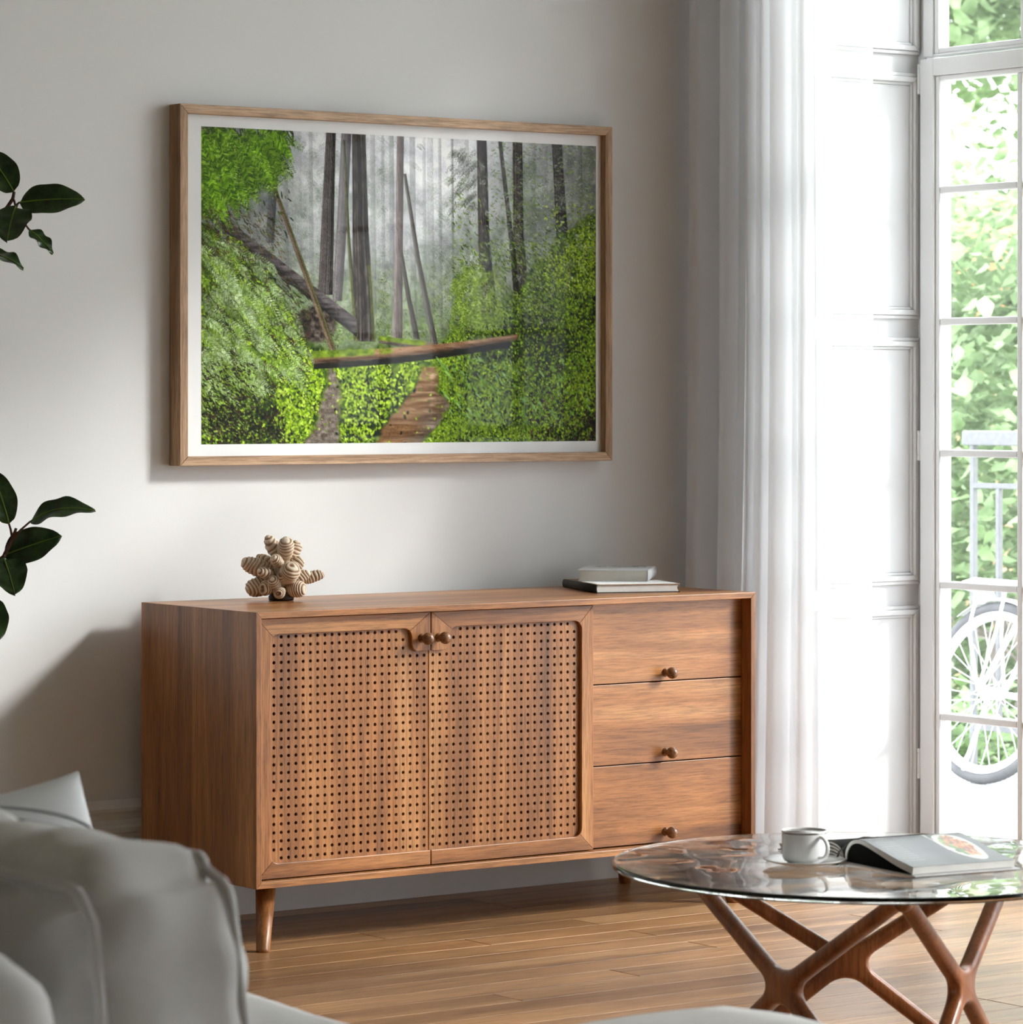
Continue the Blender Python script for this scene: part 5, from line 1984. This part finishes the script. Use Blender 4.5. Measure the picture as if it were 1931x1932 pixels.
# ------------------------------------------------------------------ garden beyond the balcony
def tree(label, base, height, spread, n, mat, seed, lsize, crown, trunk_r=0.10):
    rt = thing('tree', label, 'tree', base, 'garden trees')
    r = random.Random(seed)
    B = Vector(base)
    tips = []
    wd = MB()
    cc_, cr_, cz_ = crown          # crown centre, horizontal and vertical radius
    top = B + Vector((r.uniform(-0.4, 0.4), r.uniform(-0.4, 0.4), height * 0.72))
    stem = [B, B + (top - B) * 0.35 + Vector((0.1, 0.15, 0)), B + (top - B) * 0.7 + Vector((-0.1, 0.1, 0)), top]
    wd.tube(stem, [trunk_r, trunk_r * 0.8, trunk_r * 0.55, trunk_r * 0.3], 10)
    for k in range(16):
        t = 0.25 + 0.72 * k / 15
        s0 = B + (top - B) * t
        a = k * 2.4 + r.uniform(-0.3, 0.3)
        ln = spread * (1.05 - 0.45 * t) * r.uniform(0.7, 1.1)
        e = s0 + Vector((math.cos(a) * ln, math.sin(a) * ln, ln * r.uniform(0.25, 0.75)))
        m_ = (s0 + e) / 2 + Vector((r.uniform(-.1, .1), r.uniform(-.1, .1), -0.08 * ln))
        rr = trunk_r * (0.42 - 0.25 * t)
        wd.tube([s0, m_, e], [rr, rr * 0.7, rr * 0.25], 7)
        tips += [(m_, ln * 0.45), (e, ln * 0.4)]
        for q in range(3):
            e2 = m_ + (e - m_) * r.uniform(0.1, 0.8) + Vector((r.uniform(-1, 1), r.uniform(-1, 1), r.uniform(-.2, 0.9))) * ln * 0.35
            wd.tube([m_ + (e - m_) * 0.2 * q, e2], [rr * 0.4, rr * 0.12], 5)
            tips.append((e2, ln * 0.3))
    obj('trunk', wd, M['bark'], rt)
    rs = np.random.RandomState(seed)
    V, F = [], []
    # leaf: lobed blade of six triangles folded on the midrib
    shape = [(0, 0, 0), (0.42, 0.30, 0.10), (0.30, 0.62, 0.06), (0.0, 1.0, -0.12), (-0.30, 0.62, 0.06), (-0.42, 0.30, 0.10), (0, 0.5, -0.02)]
    lv = np.array(shape, np.float32)
    faces = [(0, 1, 6), (1, 2, 6), (2, 3, 6), (3, 4, 6), (4, 5, 6), (5, 0, 6)]
    allv = np.zeros((n, 7, 3), np.float32)
    # leaves hang in clusters (boughs) spread through the crown
    nb = 90
    dirs = rs.normal(0, 1, (nb, 3))
    dirs /= np.linalg.norm(dirs, axis=1)[:, None]
    bo = np.array(cc_) + dirs * np.array([cr_, cr_, cz_]) * (0.35 + 0.62 * rs.rand(nb, 1) ** 0.6)
    ci = rs.randint(0, nb, n)
    for i in range(n):
        p = bo[ci[i]] + rs.normal(0, 1, 3) * np.array([0.20, 0.20, 0.085]) * cr_
        yaw_ = rs.rand() * 2 * PI
        pit = -0.5 + rs.normal(0, 0.45)
        s_ = lsize * (0.6 + 0.7 * rs.rand())
        fx_, fy_ = math.cos(yaw_), math.sin(yaw_)
        fwd = np.array([fx_ * math.cos(pit), fy_ * math.cos(pit), math.sin(pit)])
        rgt = np.array([-fy_, fx_, rs.normal(0, 0.35)])
        rgt /= np.linalg.norm(rgt)
        up = np.cross(rgt, fwd)
        allv[i] = p + s_ * (lv[:, 0:1] * rgt + lv[:, 1:2] * fwd + lv[:, 2:3] * up)
    fa = np.array(faces, np.int32)
    allf = (fa[None] + (np.arange(n) * 7)[:, None, None]).reshape(-1, 3)
    org = np.array(base_of(rt))
    me = bpy.data.meshes.new('foliage')
    me.vertices.add(n * 7)
    me.vertices.foreach_set('co', (allv.reshape(-1, 3) - org).astype(np.float32).ravel())
    nf = len(allf)
    me.loops.add(nf * 3)
    me.loops.foreach_set('vertex_index', allf.ravel().astype(np.int32))
    me.polygons.add(nf)
    me.polygons.foreach_set('loop_start', (np.arange(nf) * 3).astype(np.int32))
    me.update(calc_edges=True)
    me.materials.append(mat)
    o = bpy.data.objects.new('foliage', me)
    COL.objects.link(o)
    o.parent = rt
    o['kind'] = 'stuff'
    return rt


GZ = -3.6
tree('pale green maple nearest the balcony, filling the door panes', (12.0, 12.3, GZ), 5.6, 1.3, 30000, M['tree1'], 3, 0.085, ((11.8, 12.5, -0.25), 1.6, 2.75), trunk_r=0.10)
tree('mid green bushy tree standing behind the pale maple', (16.5, 17.3, GZ), 5.4, 1.5, 26000, M['tree2'], 8, 0.10, ((16.3, 17.2, -0.7), 2.3, 3.0), trunk_r=0.15)
tree('deep green low tree at the foot of the garden trees', (9.75, 10.75, GZ), 2.7, 0.5, 14000, M['tree3'], 13, 0.07, ((9.75, 10.75, -1.3), 0.70, 1.35), trunk_r=0.07)
tree('tall light tree spreading over the top panes', (21.4, 17.8, GZ), 10.4, 2.6, 34000, M['tree1'], 21, 0.14, ((19.2, 19.4, 5.9), 3.4, 2.5), trunk_r=0.19)
tree('broad green tree in the garden, well to the right', (17.0, 9.2, GZ), 6.0, 1.8, 18000, M['tree2'], 31, 0.11, ((17.0, 9.2, 0.2), 2.4, 2.6), trunk_r=0.15)
ho = thing('house', 'apricot rendered house with an orange roof seen through the trees', 'house', (30, 33, GZ))
hw_ = obj('wall', MB().box((26, 29.5, GZ), (34, 37, 1.9)), M['terra'], ho)
obj('roof', MB().prism([(25.6, 1.9), (34.4, 1.9), (30, 3.7)], 29.2, 37.3), M['roof'], ho)
for wy in (30.8, 33.0, 35.2):
    for wz in (-2.4, 0.0):
        wn = obj('window', MB().box((25.94, wy - 0.5, wz), (26.02, wy + 0.5, wz + 1.4)), M['white'], ho)
        obj('pane', MB().box((25.92, wy - 0.42, wz + 0.08), (25.945, wy + 0.42, wz + 1.32)), M['pane_dark'], wn)
gd = MB().box((6.9, -12, GZ - 0.2), (60, 60, GZ))
gr_ = obj('lawn', gd, M['grass'])
gr_['kind'] = 'structure'
